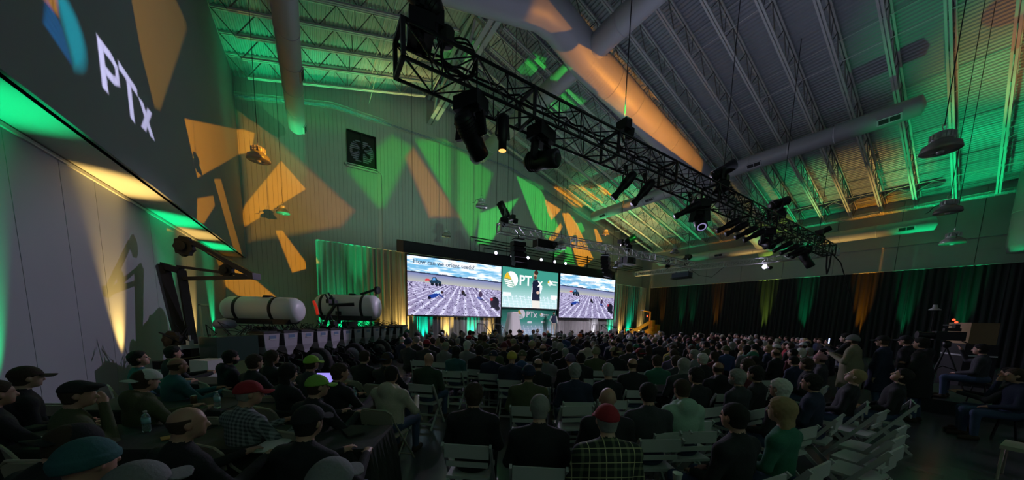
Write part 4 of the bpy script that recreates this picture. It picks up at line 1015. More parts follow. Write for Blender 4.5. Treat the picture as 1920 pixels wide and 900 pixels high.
HEADC = np.array([0., .045, .155])   # head centre above the neck root, torso frame
def figure(name, sit=True, lean=.05, turn=0., hyaw=0., hpitch=0., width=1.0, bulk=1.0, arms='lap', hood=False, coat=False, vox=.018, hvox=.012, collar=True, stride=0., skirt=False):
    """returns (mesh, head matrix 4x4). Faces +y; origin at the floor under the pelvis (sitting: under the hips)."""
    hz = .50 if sit else .95
    T = rotm(-lean, 0, 0) if True else None
    Tz = rotm(0, 0, turn); TM = Tz @ T
    pel = np.array([0, 0, hz])
    def tp(x, y, z): return pel + TM @ np.array([x * width, y, z])
    W = width; neck = tp(0, .0, .545); HM = TM @ rotm(hpitch, 0, hyaw); HM = rotm(0, 0, turn) @ rotm(-lean * .5, 0, 0) @ rotm(0, 0, hyaw) @ rotm(hpitch, 0, 0)
    hc = neck + HM @ HEADC + np.array([0, 0, .0])
    # limbs
    if sit:
        kn = [np.array([s * .15, .46, .50]) for s in (-1, 1)]; an = [np.array([s * .15, .44, .09]) for s in (-1, 1)]
        hip = [np.array([s * .09, .06, .51]) for s in (-1, 1)]
    else:
        hip = [np.array([s * .09, 0, .93]) for s in (-1, 1)]; kn = [np.array([s * .10, .03 + s * stride * .15, .50]) for s in (-1, 1)]; an = [np.array([s * .11, -.02 + s * stride * .25, .09]) for s in (-1, 1)]
    sh = [tp(s * .178, 0, .445) for s in (-1, 1)]
    if arms == 'lap': el = [tp(s * .245, .04, .20) for s in (-1, 1)]; wr = [pel + np.array([s * .11, .30, .12 if sit else .0]) for s in (-1, 1)]
    elif arms == 'table': el = [tp(s * .27, .17, .22) for s in (-1, 1)]; wr = [pel + np.array([s * .13, .52, .27]) for s in (-1, 1)]
    elif arms == 'crossed': el = [tp(s * .25, .06, .20) for s in (-1, 1)]; wr = [tp(-s * .10, .20, .25 + .03 * s) for s in (-1, 1)]
    elif arms == 'chin': el = [tp(-.25, .10, .19), tp(.22, .20, .20)]; wr = [pel + np.array([-.1, .3, .13]), neck + np.array([.05, .17, .03])]
    elif arms == 'phone': el = [tp(s * .25, .08, .20) for s in (-1, 1)]; wr = [tp(s * .06, .36, .36) for s in (-1, 1)]
    elif arms == 'down': el = [tp(s * .25, -.02, .18) for s in (-1, 1)]; wr = [tp(s * .27, .04, -.08) for s in (-1, 1)]
    elif arms == 'speaker': el = [tp(-.27, -.02, .19), tp(.29, -.08, .20)]; wr = [tp(-.33, .06, -.06), tp(.17, .08, .04)]
    elif arms == 'raised': el = [tp(-.25, .05, .20), tp(.30, .22, .42)]; wr = [pel + np.array([-.1, .3, .13]), tp(.22, .30, .66)]
    elif arms == 'camera': el = [tp(s * .28, .14, .30) for s in (-1, 1)]; wr = [tp(s * .12, .36, .46) for s in (-1, 1)]
    pts = np.array([hc] + kn + an + el + wr + [pel] + sh + [a + np.array([0, .16, -.09]) for a in an])
    lo, hi = pts.min(0) - .17, pts.max(0) + .17; lo[2] = -.01
    hf = [(hc[i] - .13, hc[i] + .13) for i in range(3)]
    hand = [(min(w_[2] for w_ in wr) - .04, max(w_[2] for w_ in wr) + .04)] if hvox < .011 else []
    xs = axis_(lo[0], hi[0], vox, [hf[0]], hvox); ys = axis_(lo[1], hi[1], vox, [hf[1]], hvox); zs = axis_(lo[2], hi[2], vox, [hf[2]] + hand, hvox)
    P = np.stack(np.meshgrid(xs, ys, zs, indexing='ij'), -1).astype(np.float32)
    def groups(P, detail=True):
        top = ellipsoid(P, tp(0, .015, .33), (.185 * W * bulk ** .5, .125 * bulk, .23), TM)
        top = smin(top, ellipsoid(P, tp(0, .035, .12), (.165 * W * bulk, .135 * bulk, .17), TM), .06)
        top = smin(top, capsule(P, sh[0], sh[1], .072 * bulk ** .5, .072 * bulk ** .5), .07)
        top = smin(top, capsule(P, tp(0, -.01, .44), neck + np.array([0, -.008, -.045]), .10, .064), .05)
        for s in (0, 1): top = smin(top, capsule(P, tp(0, -.02, .505), sh[s], .058, .060), .05)
        for s in (0, 1):
            top = smin(top, capsule(P, sh[s], el[s], .063 * bulk ** .6, .052 * bulk ** .6), .035)
            top = smin(top, capsule(P, el[s], wr[s], .052 * bulk ** .6, .036 * bulk ** .4), .02)
        if collar: top = smin(top, capsule(P, neck + TM @ np.array([0, -.015, -.05]), neck + TM @ np.array([0, -.005, -.01]), .076, .070), .02)
        if hood: top = smin(top, ellipsoid(P, neck + TM @ np.array([0, -.085, -.03]), (.115, .07, .10), TM), .035); top = smin(top, capsule(P, neck + TM @ np.array([-.07, .04, -.01]), neck + TM @ np.array([.07, .04, -.01]), .035, .035), .04)
        if coat:
            top = smin(top, capsule(P, tp(0, .02, .1), pel + np.array([0, .02, -.42]), .185 * W, .215 * W), .08); top = np.maximum(top, (pel[2] - .42) - P[..., 2])
        leg = ellipsoid(P, pel + np.array([0, .01, .03 if sit else .0]), (.165 * W, .135 * (1.1 if sit else 1), .11))
        for s in (0, 1):
            leg = smin(leg, capsule(P, hip[s], kn[s], .085, .062), .05); leg = smin(leg, capsule(P, kn[s], an[s] + [0, 0, .02], .060, .046), .03)
        sho = np.full(P.shape[:-1], 9.0)
        for s in (0, 1):
            sho = np.minimum(sho, smin(capsule(P, an[s] + [0, -.03, -.045], an[s] + [0, .15, -.055], .044, .036), capsule(P, an[s], an[s] + [0, 0, -.04], .045, .045), .03))
        # head in its own frame
        L = (P - hc) @ HM
        hd = ellipsoid(L, (0, -.012, .022), (.076, .096, .092))
        hd = smin(hd, ellipsoid(L, (0, .022, -.045), (.058, .066, .066)), .03)
        hd = smin(hd, capsule(L, (0, .05, -.088), (0, .068, -.083), .022, .018), .02)
        hd = smin(hd, capsule(L, (0, .082, .008), (0, .102, -.028), .009, .015), .012)
        hd = smin(hd, capsule(L, (-.035, .074, .026), (.035, .074, .026), .012, .012), .014)
        for s in (-1, 1):
            hd = -smin(-hd, -(-(np.sqrt(((L - (s * .031, .094, .006)) ** 2).sum(-1)) - .014)), .008) if False else np.maximum(hd, -(np.sqrt(((L - (s * .031, .097, .006)) ** 2).sum(-1)) - .015))
            hd = smin(hd, ellipsoid(L, (s * .079, -.006, -.008), (.011, .02, .031)), .008)
        hd = smin(hd, capsule(L, (-.018, .080, -.052), (.018, .080, -.052), .009, .009), .008)
        hd = smin(hd, capsule(P, neck + [0, -.01, -.04], hc + HM @ np.array([0, -.03, -.05]), .056, .054), .025)
        hn = np.full(P.shape[:-1], 9.0)
        for s in (0, 1):
            d = wr[s] - el[s]; d = d / np.linalg.norm(d); sd = np.cross(d, [0, 0, 1.]); sd /= max(np.linalg.norm(sd), 1e-6); up = np.cross(sd, d)
            pm = wr[s] + d * .055
            hh = ellipsoid(P, pm, (.040, .050, .020), np.stack([sd, d, up], 1)); hh = smin(hh, capsule(P, wr[s] - d * .03, wr[s] + d * .02, .028, .026), .02)
            if hvox < .011 or True:
                for fi in range(4):
                    b0 = pm + d * .038 + sd * (-.027 + .018 * fi); ln = (.040, .048, .045, .034)[fi]
                    k1 = b0 + d * ln * .6 - up * .006; k2 = k1 + d * ln * .45 - up * .022
                    hh = smin(hh, smin(capsule(P, b0, k1, .0095, .009), capsule(P, k1, k2, .009, .0075), .004), .006)
                ts = -1 if s == 1 else 1
                hh = smin(hh, capsule(P, wr[s] + d * .03 + sd * ts * .025, wr[s] + d * .075 + sd * ts * .055 - up * .01, .012, .009), .01)
            hn = np.minimum(hn, hh)
        return top, hd, leg, sho, hn
    g = groups(P)
    F = smin(g[0], g[1], .012); F = smin(F, g[2], .02); F = np.minimum(F, g[3]); F = smin(F, g[4], .008)
    V, Q = surface_nets(F, xs, ys, zs)
    C = V[Q].mean(1); gg = groups(C.astype(np.float32)); mi = np.argmin(np.stack([gg[0], np.minimum(gg[1], gg[4]), gg[2], gg[3]]), 0)
    me = mesh_from(V, Q, name, [None] * 0, mi)
    M = Matrix.Identity(4)
    for i in range(3):
        for j in range(3): M[i][j] = HM[i, j]
        M[i][3] = hc[i]
    return me, M
# ---- hair and hats, in the head's own frame (shared by everyone)
def head_part(fn, vox=.010, lim=(.13, .17, .17), name='hair', lowz=None):
    xs = np.arange(-lim[0], lim[0], vox); ys = np.arange(-lim[1], lim[1], vox); zs = np.arange(lowz or -lim[2], lim[2], vox)
    P = np.stack(np.meshgrid(xs, ys, zs, indexing='ij'), -1)
    V, Q = surface_nets(fn(P), xs, ys, zs); return mesh_from(V, Q, name, [])
def _skull(P, o): return ellipsoid(P, (0, -.012, .022), (.076 + o, .096 + o, .092 + o))
def _wob(P, a, f): return a * (np.sin(P[..., 0] * f) * np.cos(P[..., 1] * f * .9 + 1) * np.sin(P[..., 2] * f * 1.1 + .5))
def hair_short(P): x, y, z = P[..., 0], P[..., 1], P[..., 2]; return np.maximum(np.maximum(smin(_skull(P, .012), ellipsoid(P, (0, -.045, -.055), (.064, .054, .06)), .02) + _wob(P, .002, 140), y - (.035 + .75 * np.maximum(z - .02, -.03))), -(z + .068 - .6 * np.maximum(y, -.02)))
def hair_thick(P): x, y, z = P[..., 0], P[..., 1], P[..., 2]; return np.maximum(np.maximum(smin(_skull(P, .020), ellipsoid(P, (0, -.045, -.06), (.07, .060, .065)), .02) + _wob(P, .005, 100), y - (.045 + .9 * np.maximum(z - .03, -.04))), -(z + .080 - .6 * np.maximum(y, -.02)))
def hair_ring(P):
    x, y, z = P[..., 0], P[..., 1], P[..., 2]; b = smin(_skull(P, .007), ellipsoid(P, (0, -.045, -.06), (.062, .050, .06)), .02)
    return np.maximum(np.maximum(np.maximum(b + _wob(P, .002, 160), y - .012), -(z + .070 + .2 * y)), z - .040 - .15 * y)
def hair_long(P):
    x, y, z = P[..., 0], P[..., 1], P[..., 2]
    b = smin(np.maximum(_skull(P, .020), y - (.04 + .8 * np.maximum(z - .02, -.02))), ellipsoid(P, (0, -.060, -.13), (.088, .048, .17)), .03)
    return np.maximum(b, -(ellipsoid(P, (0, .075, -.035), (.074, .095, .125)))) + _wob(P, .004, 90)
def hair_bun(P): return smin(hair_short(P), np.sqrt(((P - (0, -.125, .03)) ** 2).sum(-1)) - .035, .01)
def beard(P): y, z = P[..., 1], P[..., 2]; return np.maximum(np.maximum(ellipsoid(P, (0, .026, -.052), (.066, .070, .072)) + _wob(P, .003, 150), z + .035 + .2 * (y - .05)), -(y + .005))
def cap_crown(P): z = P[..., 2]; return np.maximum(_skull(P, .020), -(z - .022 - .08 * P[..., 1]))
def cap_brim(P):
    q = P - np.array([0, .115, .030]); c = q[..., 2] + .9 * q[..., 0] ** 2 * 6 + .12 * q[..., 1]
    return np.maximum(np.maximum(np.sqrt((q[..., 0] / .074) ** 2 + (q[..., 1] / .078) ** 2) * .06 - .06, np.abs(c) - .005), -(P[..., 1] - .045))
def beanie(P): z = P[..., 2]; return np.maximum(np.minimum(_skull(P, .019), np.maximum(_skull(P, .027), z - .045)) + _wob(P, .001, 200), -(z + .005 - .12 * P[..., 1]))
def flat_cap(P): return smin(np.maximum(_skull(P, .02), -(P[..., 2] - .03)), ellipsoid(P, (0, .035, .075), (.088, .115, .030)), .02)
def ears_out(f):
    return lambda P: np.maximum(f(P), -np.minimum(ellipsoid(P, (-.09, .006, -.016), (.03, .026, .040)), ellipsoid(P, (.09, .006, -.016), (.03, .026, .040))))
HAIR = {k: head_part(ears_out(f) if k != 'long' else f, .0085, name='hair', lim=(.13, .17, .15)) for k, f in dict(short=hair_short, thick=hair_thick, ring=hair_ring, bun=hair_bun).items()}
HAIR['long'] = head_part(hair_long, .010, lim=(.13, .17, .17), lowz=-.33)
BEARD = head_part(beard, .008, name='beard')
HATS = {'cap': head_part(cap_crown, .0085, name='cap'), 'beanie': head_part(beanie, .0085, name='beanie'), 'flat': head_part(flat_cap, .0085, name='flat_cap'), 'brim': head_part(cap_brim, .0055, lim=(.09, .21, .06), name='cap_brim')}
EYE_ = MB().lathe([(.001, -.011), (.008, -.008), (.011, 0), (.008, .008), (.001, .011)], 10).mesh('eye', mat('eye_white', (.25, .22, .2), .3), True)
EAR_GLASS = MB()
for s in (-1, 1):
    EAR_GLASS.tube([(s * .031 + .022 * cos(a), .112, .004 + .018 * sin(a)) for a in [2 * pi * k / 12 for k in range(13)]], .0025, 4); EAR_GLASS.rod((s * .052, .11, .006), (s * .082, .0, .004), .0022, 4)
EAR_GLASS.rod((-.01, .114, .006), (.01, .114, .006), .0022, 4); GLASSES = EAR_GLASS.mesh('eyeglasses', mat('glasses_metal', (.2, .2, .2), .3, .8))
SKIN = [mat('skin_light', (.50, .28, .20), .5), mat('skin_pale', (.58, .36, .27), .5), mat('skin_tan', (.36, .19, .12), .5), mat('skin_brown', (.20, .10, .06), .5)]
for m_ in SKIN: m_.node_tree.nodes['Principled BSDF'].inputs['Subsurface Weight'].default_value = 0.0
FAB = {}
def fabric(key, col):
    return mat('fabric_' + key, col, .85, bump=.35, scale=60, var=.15)
C_ = dict(black=(.016, .017, .02), charcoal=(.04, .042, .048), navy=(.018, .026, .06), olive=(.09, .10, .05), brown=(.10, .06, .035), grey=(.20, .20, .21), cream=(.50, .46, .36), green=(.03, .16, .10), teal=(.03, .12, .13), red=(.35, .02, .03),
          neon=(.35, .62, .08), white=(.65, .66, .64), darkgreen=(.03, .06, .035), blue=(.04, .08, .20), tan=(.38, .30, .18), maroon=(.12, .02, .03), yellow=(.55, .45, .08), lime=(.25, .5, .08), orange=(.8, .16, .02), palegreen=(.35, .50, .40), denim=(.05, .08, .16), darkbrown=(.05, .03, .02),
          hairblack=(.015, .012, .010), hairbrown=(.05, .03, .018), hairgrey=(.28, .27, .25), hairwhite=(.60, .58, .54), hairblond=(.35, .24, .12), hairred=(.18, .07, .03), khaki=(.26, .24, .15), pink=(.45, .22, .25), purple=(.12, .08, .16))
def fb(k): return fabric(k, C_[k])
M_plaid = mat('plaid_shirt', (.05, .07, .05), .85)
def checker(m, c0, c1, c2, sx, sz, wid=.16, thin=.05):
    nt = m.node_tree; N = nt.nodes; L = nt.links; b = N['Principled BSDF']; tc = N.new('ShaderNodeTexCoord'); sp = N.new('ShaderNodeSeparateXYZ'); L.new(tc.outputs['Object'], sp.inputs[0])
    def M(op, a, b_=None):
        n = N.new('ShaderNodeMath'); n.operation = op
        for i, v in enumerate((a, b_)):
            if v is None: continue
            if isinstance(v, (int, float)): n.inputs[i].default_value = v
            else: L.new(v, n.inputs[i])
        return n.outputs[0]
    fx = M('FRACT', M('MULTIPLY', sp.outputs[0], sx)); fz = M('FRACT', M('MULTIPLY', M('ADD', sp.outputs[2], M('MULTIPLY', sp.outputs[1], .5)), sz))
    wide = M('MULTIPLY', M('ADD', M('LESS_THAN', fx, wid), M('LESS_THAN', fz, wid)), .5)
    fx2 = M('FRACT', M('ADD', fx, .5)); fz2 = M('FRACT', M('ADD', fz, .5))
    tn = M('MAXIMUM', M('LESS_THAN', fx2, thin), M('LESS_THAN', fz2, thin))
    m1 = N.new('ShaderNodeMix'); m1.data_type = 'RGBA'; m1.inputs['A'].default_value = (*c0, 1); m1.inputs['B'].default_value = (*c1, 1); L.new(wide, m1.inputs['Factor'])
    m2 = N.new('ShaderNodeMix'); m2.data_type = 'RGBA'; L.new(m1.outputs['Result'], m2.inputs['A']); m2.inputs['B'].default_value = (*c2, 1); L.new(tn, m2.inputs['Factor'])
    L.new(m2.outputs['Result'], b.inputs['Base Color'])
checker(M_plaid, (.02, .03, .025), (.20, .22, .12), (.55, .52, .28), 8.5, 8.5, .2, .06)
M_stripe = mat('striped_shirt', (.2, .2, .22), .85); checker(M_stripe, (.06, .07, .08), (.30, .32, .34), (.4, .42, .42), 26, 26, .5, .0)
M_camo = mat('camo_cloth', (.2, .2, .1), .85, var=.6, scale=22)
MATK = {'plaid': M_plaid, 'stripe': M_stripe, 'camo': M_camo}
def mk(k): return MATK[k] if k in MATK else fb(k)
BODIES = {}
def body(key, **kw):
    if key not in BODIES: BODIES[key] = figure('body_' + key, **kw)
    return BODIES[key]
def person(loc, rz, label, bodykey, bkw, top='black', trousers='denim', skin=0, hair=None, haircol='hairbrown', hat=None, hatcol='black', back=False, beard_=False, glasses=False, eyes=False, group=None, vest=None, scale=1.0):
    me, HMx = body(bodykey, **bkw)
    if not me.materials:
        for _ in range(4): me.materials.append(None)
    t = thing('person', loc, rz, label, 'person', group); t.scale = (scale,) * 3
    b = link('body', me, t)
    for i, m in enumerate((mk(top), SKIN[skin], mk(trousers), mk('darkbrown'))):
        b.material_slots[i].link = 'OBJECT'; b.material_slots[i].material = m
    def hp(name, mesh, m, rot=0.0):
        if not mesh.materials: mesh.materials.append(None)
        o = link(name, mesh, t); o.matrix_local = HMx @ Matrix.Rotation(rot, 4, 'Z')
        o.material_slots[0].link = 'OBJECT'; o.material_slots[0].material = m; return o
    if hair: hp('hair', HAIR[hair], mk(haircol))
    if hat:
        h = hp('cap' if hat in ('cap', 'flat') else hat, HATS[hat], mk(hatcol), pi if back else 0)
        if hat == 'cap': 
            br = hp('cap_brim', HATS['brim'], mk(hatcol), 0); br.parent = h; br.matrix_local = Matrix.Identity(4)
    if beard_: hp('beard', BEARD, mk(haircol))
    if glasses: g_ = link('eyeglasses', GLASSES, t); g_.matrix_local = HMx
    if eyes:
        for s in (-1, 1): e = link('eye', EYE_, t); e.matrix_local = HMx @ Matrix.Translation((s * .031, .081, .006))
    return t
FZ = -.15      # floor level of the seated area
# ---------------------------------------------------------------- classroom tables under black cloths, at the left
TF = Vector((sin(radians(29)), cos(radians(29)), 0)); TLv = Vector((-TF.y, TF.x, 0)); TZT = .59
def table(right, label, L=1.83, d=.62):
    c = Vector((right[0], right[1], 0)) + TLv * L / 2
    t = thing('cloth_table', (c.x, c.y, FZ), -radians(29), label, 'table', 'black draped tables')
    h = TZT - FZ
    vs = []; n = 44; per = []
    for i in range(n):
        a = i / n * 4; k = int(a); f = a - k
        cr = [(-L / 2, -d / 2), (L / 2, -d / 2), (L / 2, d / 2), (-L / 2, d / 2)]; p, q = cr[k], cr[(k + 1) % 4]
        per.append((p[0] + (q[0] - p[0]) * f, p[1] + (q[1] - p[1]) * f))
    for j, (z, o) in enumerate(((h, 0), (h - .02, .012), (h - .25, .03), (h - .55, .045), (.04, .05))):
        for i, (px, py) in enumerate(per):
            w_ = o * (1 + (.8 * sin(i * 2.1) if j > 1 else 0)); ln = math.hypot(px / L, py / d); vs.append((px * (1 + w_ / (L / 2)), py * (1 + w_ / (d / 2)), z))
    fs = [(j * n + i, (j + 1) * n + i, (j + 1) * n + (i + 1) % n, j * n + (i + 1) % n) for j in range(4) for i in range(n)] + [tuple(range(n))]
    MB().add(vs, fs).build('tablecloth', M_cloth, t)
    MB().box((0, 0, h - .025), (L - .02, d - .02, .03)).build('tabletop', M_white, t)
    for sx in (-1, 1):
        for sy in (-1, 1): MB().rod((sx * (L / 2 - .15), sy * (d / 2 - .08), 0), (sx * (L / 2 - .15), sy * (d / 2 - .08), h - .03), .014).build('leg', M_black, t)
    return t
ROW = [((.52, 3.28), 'near'), ((.72, 4.45), 'middle'), ((.95, 5.95), 'far')]
for (p, nm) in ROW:
    for k in range(2):
        q = Vector((p[0], p[1], 0)) + TLv * 1.86 * k
        table((q.x, q.y), 'table under a black cloth, %s row, %s' % (nm, ('end by the aisle', 'end toward the left wall')[k]))
def bottle(x, y, label):
    t = thing('water_bottle', (x, y, TZT + .004), rng.uniform(0, 6), label, 'bottle', 'water bottles on the tables')
    MB().lathe([(.028, 0), (.032, .01), (.032, .06), (.029, .075), (.032, .09), (.032, .145), (.024, .175), (.012, .19), (.012, .20)], 18).build('bottle_body', mat('bottle_plastic', (.7, .85, .85), .06, trans=.85), t, True)
    MB().lathe([(.0325, .085), (.0325, .14)], 18).build('label', mat('bottle_label', (.25, .5, .55), .5), t, True)
    MB().lathe([(.002, .218), (.014, .217), (.014, .198), (.002, .198)], 14).build('bottle_cap', M_white, t, True)
for x, y, l in ((.41, 4.72, 'clear water bottle standing on the middle table beside the lime cap'), (-1.11, 5.23, 'clear water bottle on the table before the striped shirt'), (-1.79, 4.62, 'clear water bottle on the near left table by the resting man'), (-1.5, 4.52, 'second clear water bottle on the near left table')): bottle(x, y, l)
def can(x, y, label):
    t = thing('drink_can', (x, y, TZT + .004), 0, label, 'can', 'drink cans on the tables')
    MB().lathe([(.026, 0), (.033, .008), (.033, .108), (.027, .12)], 20).build('can_body', mat('can_paint', (.25, .16, .08), .3, .7), t, True); MB().lathe([(.002, .118), (.027, .118), (.028, .124)], 18).build('can_lid', M_chrome, t, True)
can(-.44, 3.72, 'tall drink can on the near table beside the notepad'); can(-1.40, 5.55, 'short white drink can on the middle table')
def flat(name, x, y, deg, w_, d, h, m, label, cat):
    o = thing(name, (x, y, TZT + .004), radians(deg), label, cat)
    MB().box((0, 0, h / 2), (w_, d, h)).build('cover', m, o); MB().box((0, 0, h + .001), (w_ * .9, d * .9, .002)).build('top_sheet', m, o); return o
flat('notepad', -.40, 3.50, -29, .22, .30, .012, M_paper, 'white notepad lying on the near table edge', 'notepad')
flat('notebook', -2.15, 4.72, -40, .2, .28, .01, M_paper, 'white sheet on the left end of the near table', 'paper')
flat('notebook', .28, 3.5, 10, .16, .24, .02, M_cloth, 'dark notebook at the aisle end of the near table', 'notebook')
flat('folder', .35, 6.1, -20, .22, .3, .01, mat('yellow_paper', (.7, .6, .1), .6), 'yellow folder on the far table behind the dark haired listener', 'folder')
flat('napkin', -1.25, 4.2, 20, .12, .12, .006, mat('orange_paper', (.6, .28, .08), .7), 'orange paper triangle lying on the near table', 'paper')
lp = thing('laptop', (.06, 5.95, TZT + .004), -radians(24), 'open laptop with a glowing lilac screen on the far table', 'laptop')
MB().box((0, 0, .009), (.33, .23, .016)).build('keyboard_base', M_alu, lp)
MB().box((0, .12, .12), (.33, .012, .22), Matrix.Rotation(-.2, 3, 'X')).build('lid', M_blackp, lp)
MB().box((0, .112, .121), (.305, .004, .19), Matrix.Rotation(-.2, 3, 'X')).build('display', mat('laptop_display', (.3, .3, .8), .4, emit=(.33, .27, .85), es=1.1), lp)

# ---------------------------------------------------------------- the planter machine along the left
PX, PY = -1.44, 10.65; PD = Vector((.664, .748, 0)).normalized(); PN = Vector((PD.y, -PD.x, 0))     # PN points toward the audience
pang = math.atan2(PD.y, PD.x)
pm = thing('corn_planter', (PX, PY, FZ), pang, 'long black and grey row planter with two white tanks standing along the left side', 'machine')
# local frame: x along the toolbar (away), y = left/back of the row units, z up; the units hang on the -y side
MB().bar((-1.6, .75, .72), (8.3, .75, .72), .18, .18).build('toolbar', M_black, pm)
MB().bar((-1.4, .35, 1.12), (8.1, .35, 1.12), .09, .09).build('upper_rail', M_alu, pm)
hop = MB(); hop.prism([(-.20, .62), (.24, .62), (.26, 1.36), (-.26, 1.36)], -.235, .235, plane='yz')
hopf = MB(); hopf.box((0, 0, 0), (.50, .46, .05))
def _fr(secs):
    vs = []; fs = []
    for (w0, yf, yb, z) in secs: vs += [(-w0, yf, z), (w0, yf, z), (w0, yb, z), (-w0, yb, z)]
    n = len(secs)
    for i in range(n - 1):
        for j in range(4): fs.append((4 * i + j, 4 * (i + 1) + j, 4 * (i + 1) + (j + 1) % 4, 4 * i + (j + 1) % 4))
    return vs, fs + [(0, 1, 2, 3), (4 * n - 1, 4 * n - 2, 4 * n - 3, 4 * n - 4)]
hm_ = MB().add(*_fr([(.235, -.26, .24, 1.36), (.20, -.245, .20, .98), (.10, -.20, .10, .82), (.085, -.18, .06, .58)])).mesh('seed_hopper', M_hopper)
side_ = MB().add([(-.239, -.25, 1.34), (-.239, .22, 1.34), (-.206, .18, 1.0), (-.206, -.235, 1.0)], [(0, 1, 2, 3)]).mesh('side_panel', M_hopperface)
lid_ = MB().box((0, -.01, 1.385), (.5, .53, .05)).box((0, -.01, 1.415), (.40, .42, .03)).mesh('hopper_lid', M_blackp)
lab_ = MB().box((.02, -.262, 1.26), (.20, .006, .10)).mesh('label_plate', mat('label_blue', (.12, .20, .32), .5))
lab2_ = MB().box((.02, -.266, 1.205), (.20, .006, .025)).mesh('label_stripe', M_white)
whl = MB().lathe([(.03, -.055), (.18, -.055), (.215, -.05), (.235, -.02), (.235, .02), (.215, .05), (.18, .055), (.03, .055)], 22, axis='x').lathe([(.02, -.065), (.06, -.065), (.06, .065), (.02, .065)], 10, axis='x').mesh('gauge_wheel', M_rubber, True)
rim_ = MB().lathe([(.11, -.060), (.135, -.063), (.135, .063), (.11, .060)], 20, axis='x').mesh('wheel_rim', M_alu, True)
disc_ = MB().lathe([(.02, -.006), (.19, -.003), (.19, .003), (.02, .006)], 22, axis='x').mesh('opener_disc', M_chrome, True)
frm = MB(); frm.bar((0, .65, .72), (0, -.75, .42), .06, .14).bar((-.08, .6, .9), (-.08, .1, .62), .03, .06).bar((.08, .6, .9), (.08, .1, .62), .03, .06).bar((0, -.1, .62), (0, -.95, .30), .05, .09).box((0, -.06, .60), (.26, .34, .22)).rod((.1, -.2, .62), (.1, -.2, .25), .03).lathe([(.02, -.05), (.10, -.05), (.11, 0), (.10, .05), (.02, .05)], 14, axis='x', c=(.15, -.05, .62))
frm.rod((0, -.5, .75), (0, -.2, .45), .03, 8).rod((-.1, .3, .85), (-.1, -.25, .70), .02, 6).box((0, -.62, .48), (.14, .22, .12)).rod((0, -.95, .42), (0, -.75, .62), .022, 6)
frm = frm.mesh('row_unit', M_black)
hose_ = MB()
for k in range(5):
    a = rng.uniform(-.15, .15); hose_.tube([(a, .7, 1.0), (a + .05, .5, 1.35 + .05 * k), (a, .3, 1.48 + .03 * k), (a - .05, .15, 1.46), (a * .5, .1, 1.40)], .011, 5)
hose_.tube([(.1, -.1, .6), (.18, -.3, .8), (.1, -.5, .7), (.0, -.6, .45)], .012, 5)
hose_ = hose_.mesh('hose_bundle', M_rubber)
cw_ = MB().lathe([(.03, -.02), (.13, -.022), (.15, 0), (.13, .022), (.03, .02)], 16, axis='x').mesh('closing_wheel', M_rubber, True)
for k in range(13):
    u = link('row_unit', frm, pm, (.3 + .61 * k, 0, 0))
    sc = 1.0
    h_ = link('seed_hopper', hm_, u)
    if k in (9, 10, 11): h_.scale = (.8, .8, .95)
    link('side_panel', side_, u); link('hopper_lid', lid_, u); link('label_plate', lab_, u); link('label_stripe', lab2_, u)
    for s in (-1, 1):
        link('gauge_wheel', whl, u, (s * .13, -.30, .24)); link('wheel_rim', rim_, u, (s * .13, -.30, .24)); link('closing_wheel', cw_, u, (s * .07, -.98, .16), (0, 0, s * .3))
    link('opener_disc', disc_, u, (0, -.22, .19)); link('hose_bundle', hose_, u)
# big carrying wheels between units and discs out front
for k, x in enumerate((1.5, 3.2, 4.9, 6.6)):
    w_ = MB().lathe([(.1, -.11), (.33, -.12), (.42, -.1), (.44, 0), (.42, .1), (.33, .12), (.1, .11)], 26, axis='x').build('carrying_wheel', M_rubber, pm, True, (x, -.62, .44))
    MB().lathe([(.05, -.125), (.28, -.122), (.30, -.11)], 20, axis='x').build('wheel_rim', mat('rim_silver', (.4, .4, .42), .35, .8), w_, True)
# tanks
def tank(c, ax, L, r, strap_x):
    o = MB(); pr = [(.02, -L / 2), (r * .45, -L / 2 + .01), (r * .80, -L / 2 + .06), (r * .97, -L / 2 + .18), (r, -L / 2 + .3), (r, L / 2 - .3), (r * .97, L / 2 - .18), (r * .80, L / 2 - .06), (r * .45, L / 2 - .01), (.02, L / 2)]
    o.lathe(pr, 36, axis='x')
    t = o.build('liquid_tank', M_tank, pm, True, c, (0, 0, ax))
    for s in strap_x: MB().lathe([(r + .002, -.05), (r + .008, -.045), (r + .008, .045), (r + .002, .05)], 36, axis='x').build('tank_strap', M_black, t, True, (s, 0, 0))
    MB().lathe([(.02, r + .05), (.12, r + .045), (.15, r - .02)], 16).build('tank_lid', M_blackp, t, True, (.15, 0, 0))
    MB().prism([(-L * .42, -r * .72), (L * .42, -r * .72), (L * .36, -r * 1.12), (-L * .36, -r * 1.12)], -r * .75, r * .75).build('tank_cradle', M_black, t)
    return t
inv = Matrix.Rotation(-pang, 3, 'Z')
def loc_of(p): v = inv @ (Vector(p) - Vector((PX, PY, FZ))); return (v.x, v.y, v.z)
tank(loc_of((-1.35, 12.2, 1.87)), -.53 - pang, 2.25, .39, (-.62, .42))
tank(loc_of((1.1, 13.6, 2.06)), -.50 - pang, 2.35, .47, (-.85, .62))
MB().bar(loc_of((-1.35, 12.2, 1.35)), loc_of((-1.35, 12.2, .5)), .5, .3).build('tank_stand', M_black, pm); MB().bar(loc_of((1.1, 13.6, 1.5)), loc_of((1.1, 13.6, .5)), .5, .3).build('tank_stand', M_black, pm)
MB().lathe([(.01, .18), (.22, .12), (.27, 0), (.2, -.1)], 18).build('air_dome', mat('violet_plastic', (.22, .22, .34), .4), pm, True, loc_of((-2.15, 11.5, 1.42)))
MB().box((0, 0, 0), (1.0, .5, .62)).build('side_shield', mat('shield_green_sheen', (.03, .06, .045), .25), pm, loc=(-.55, .05, 1.03))  # dark shield, the green reflection is put into its colour
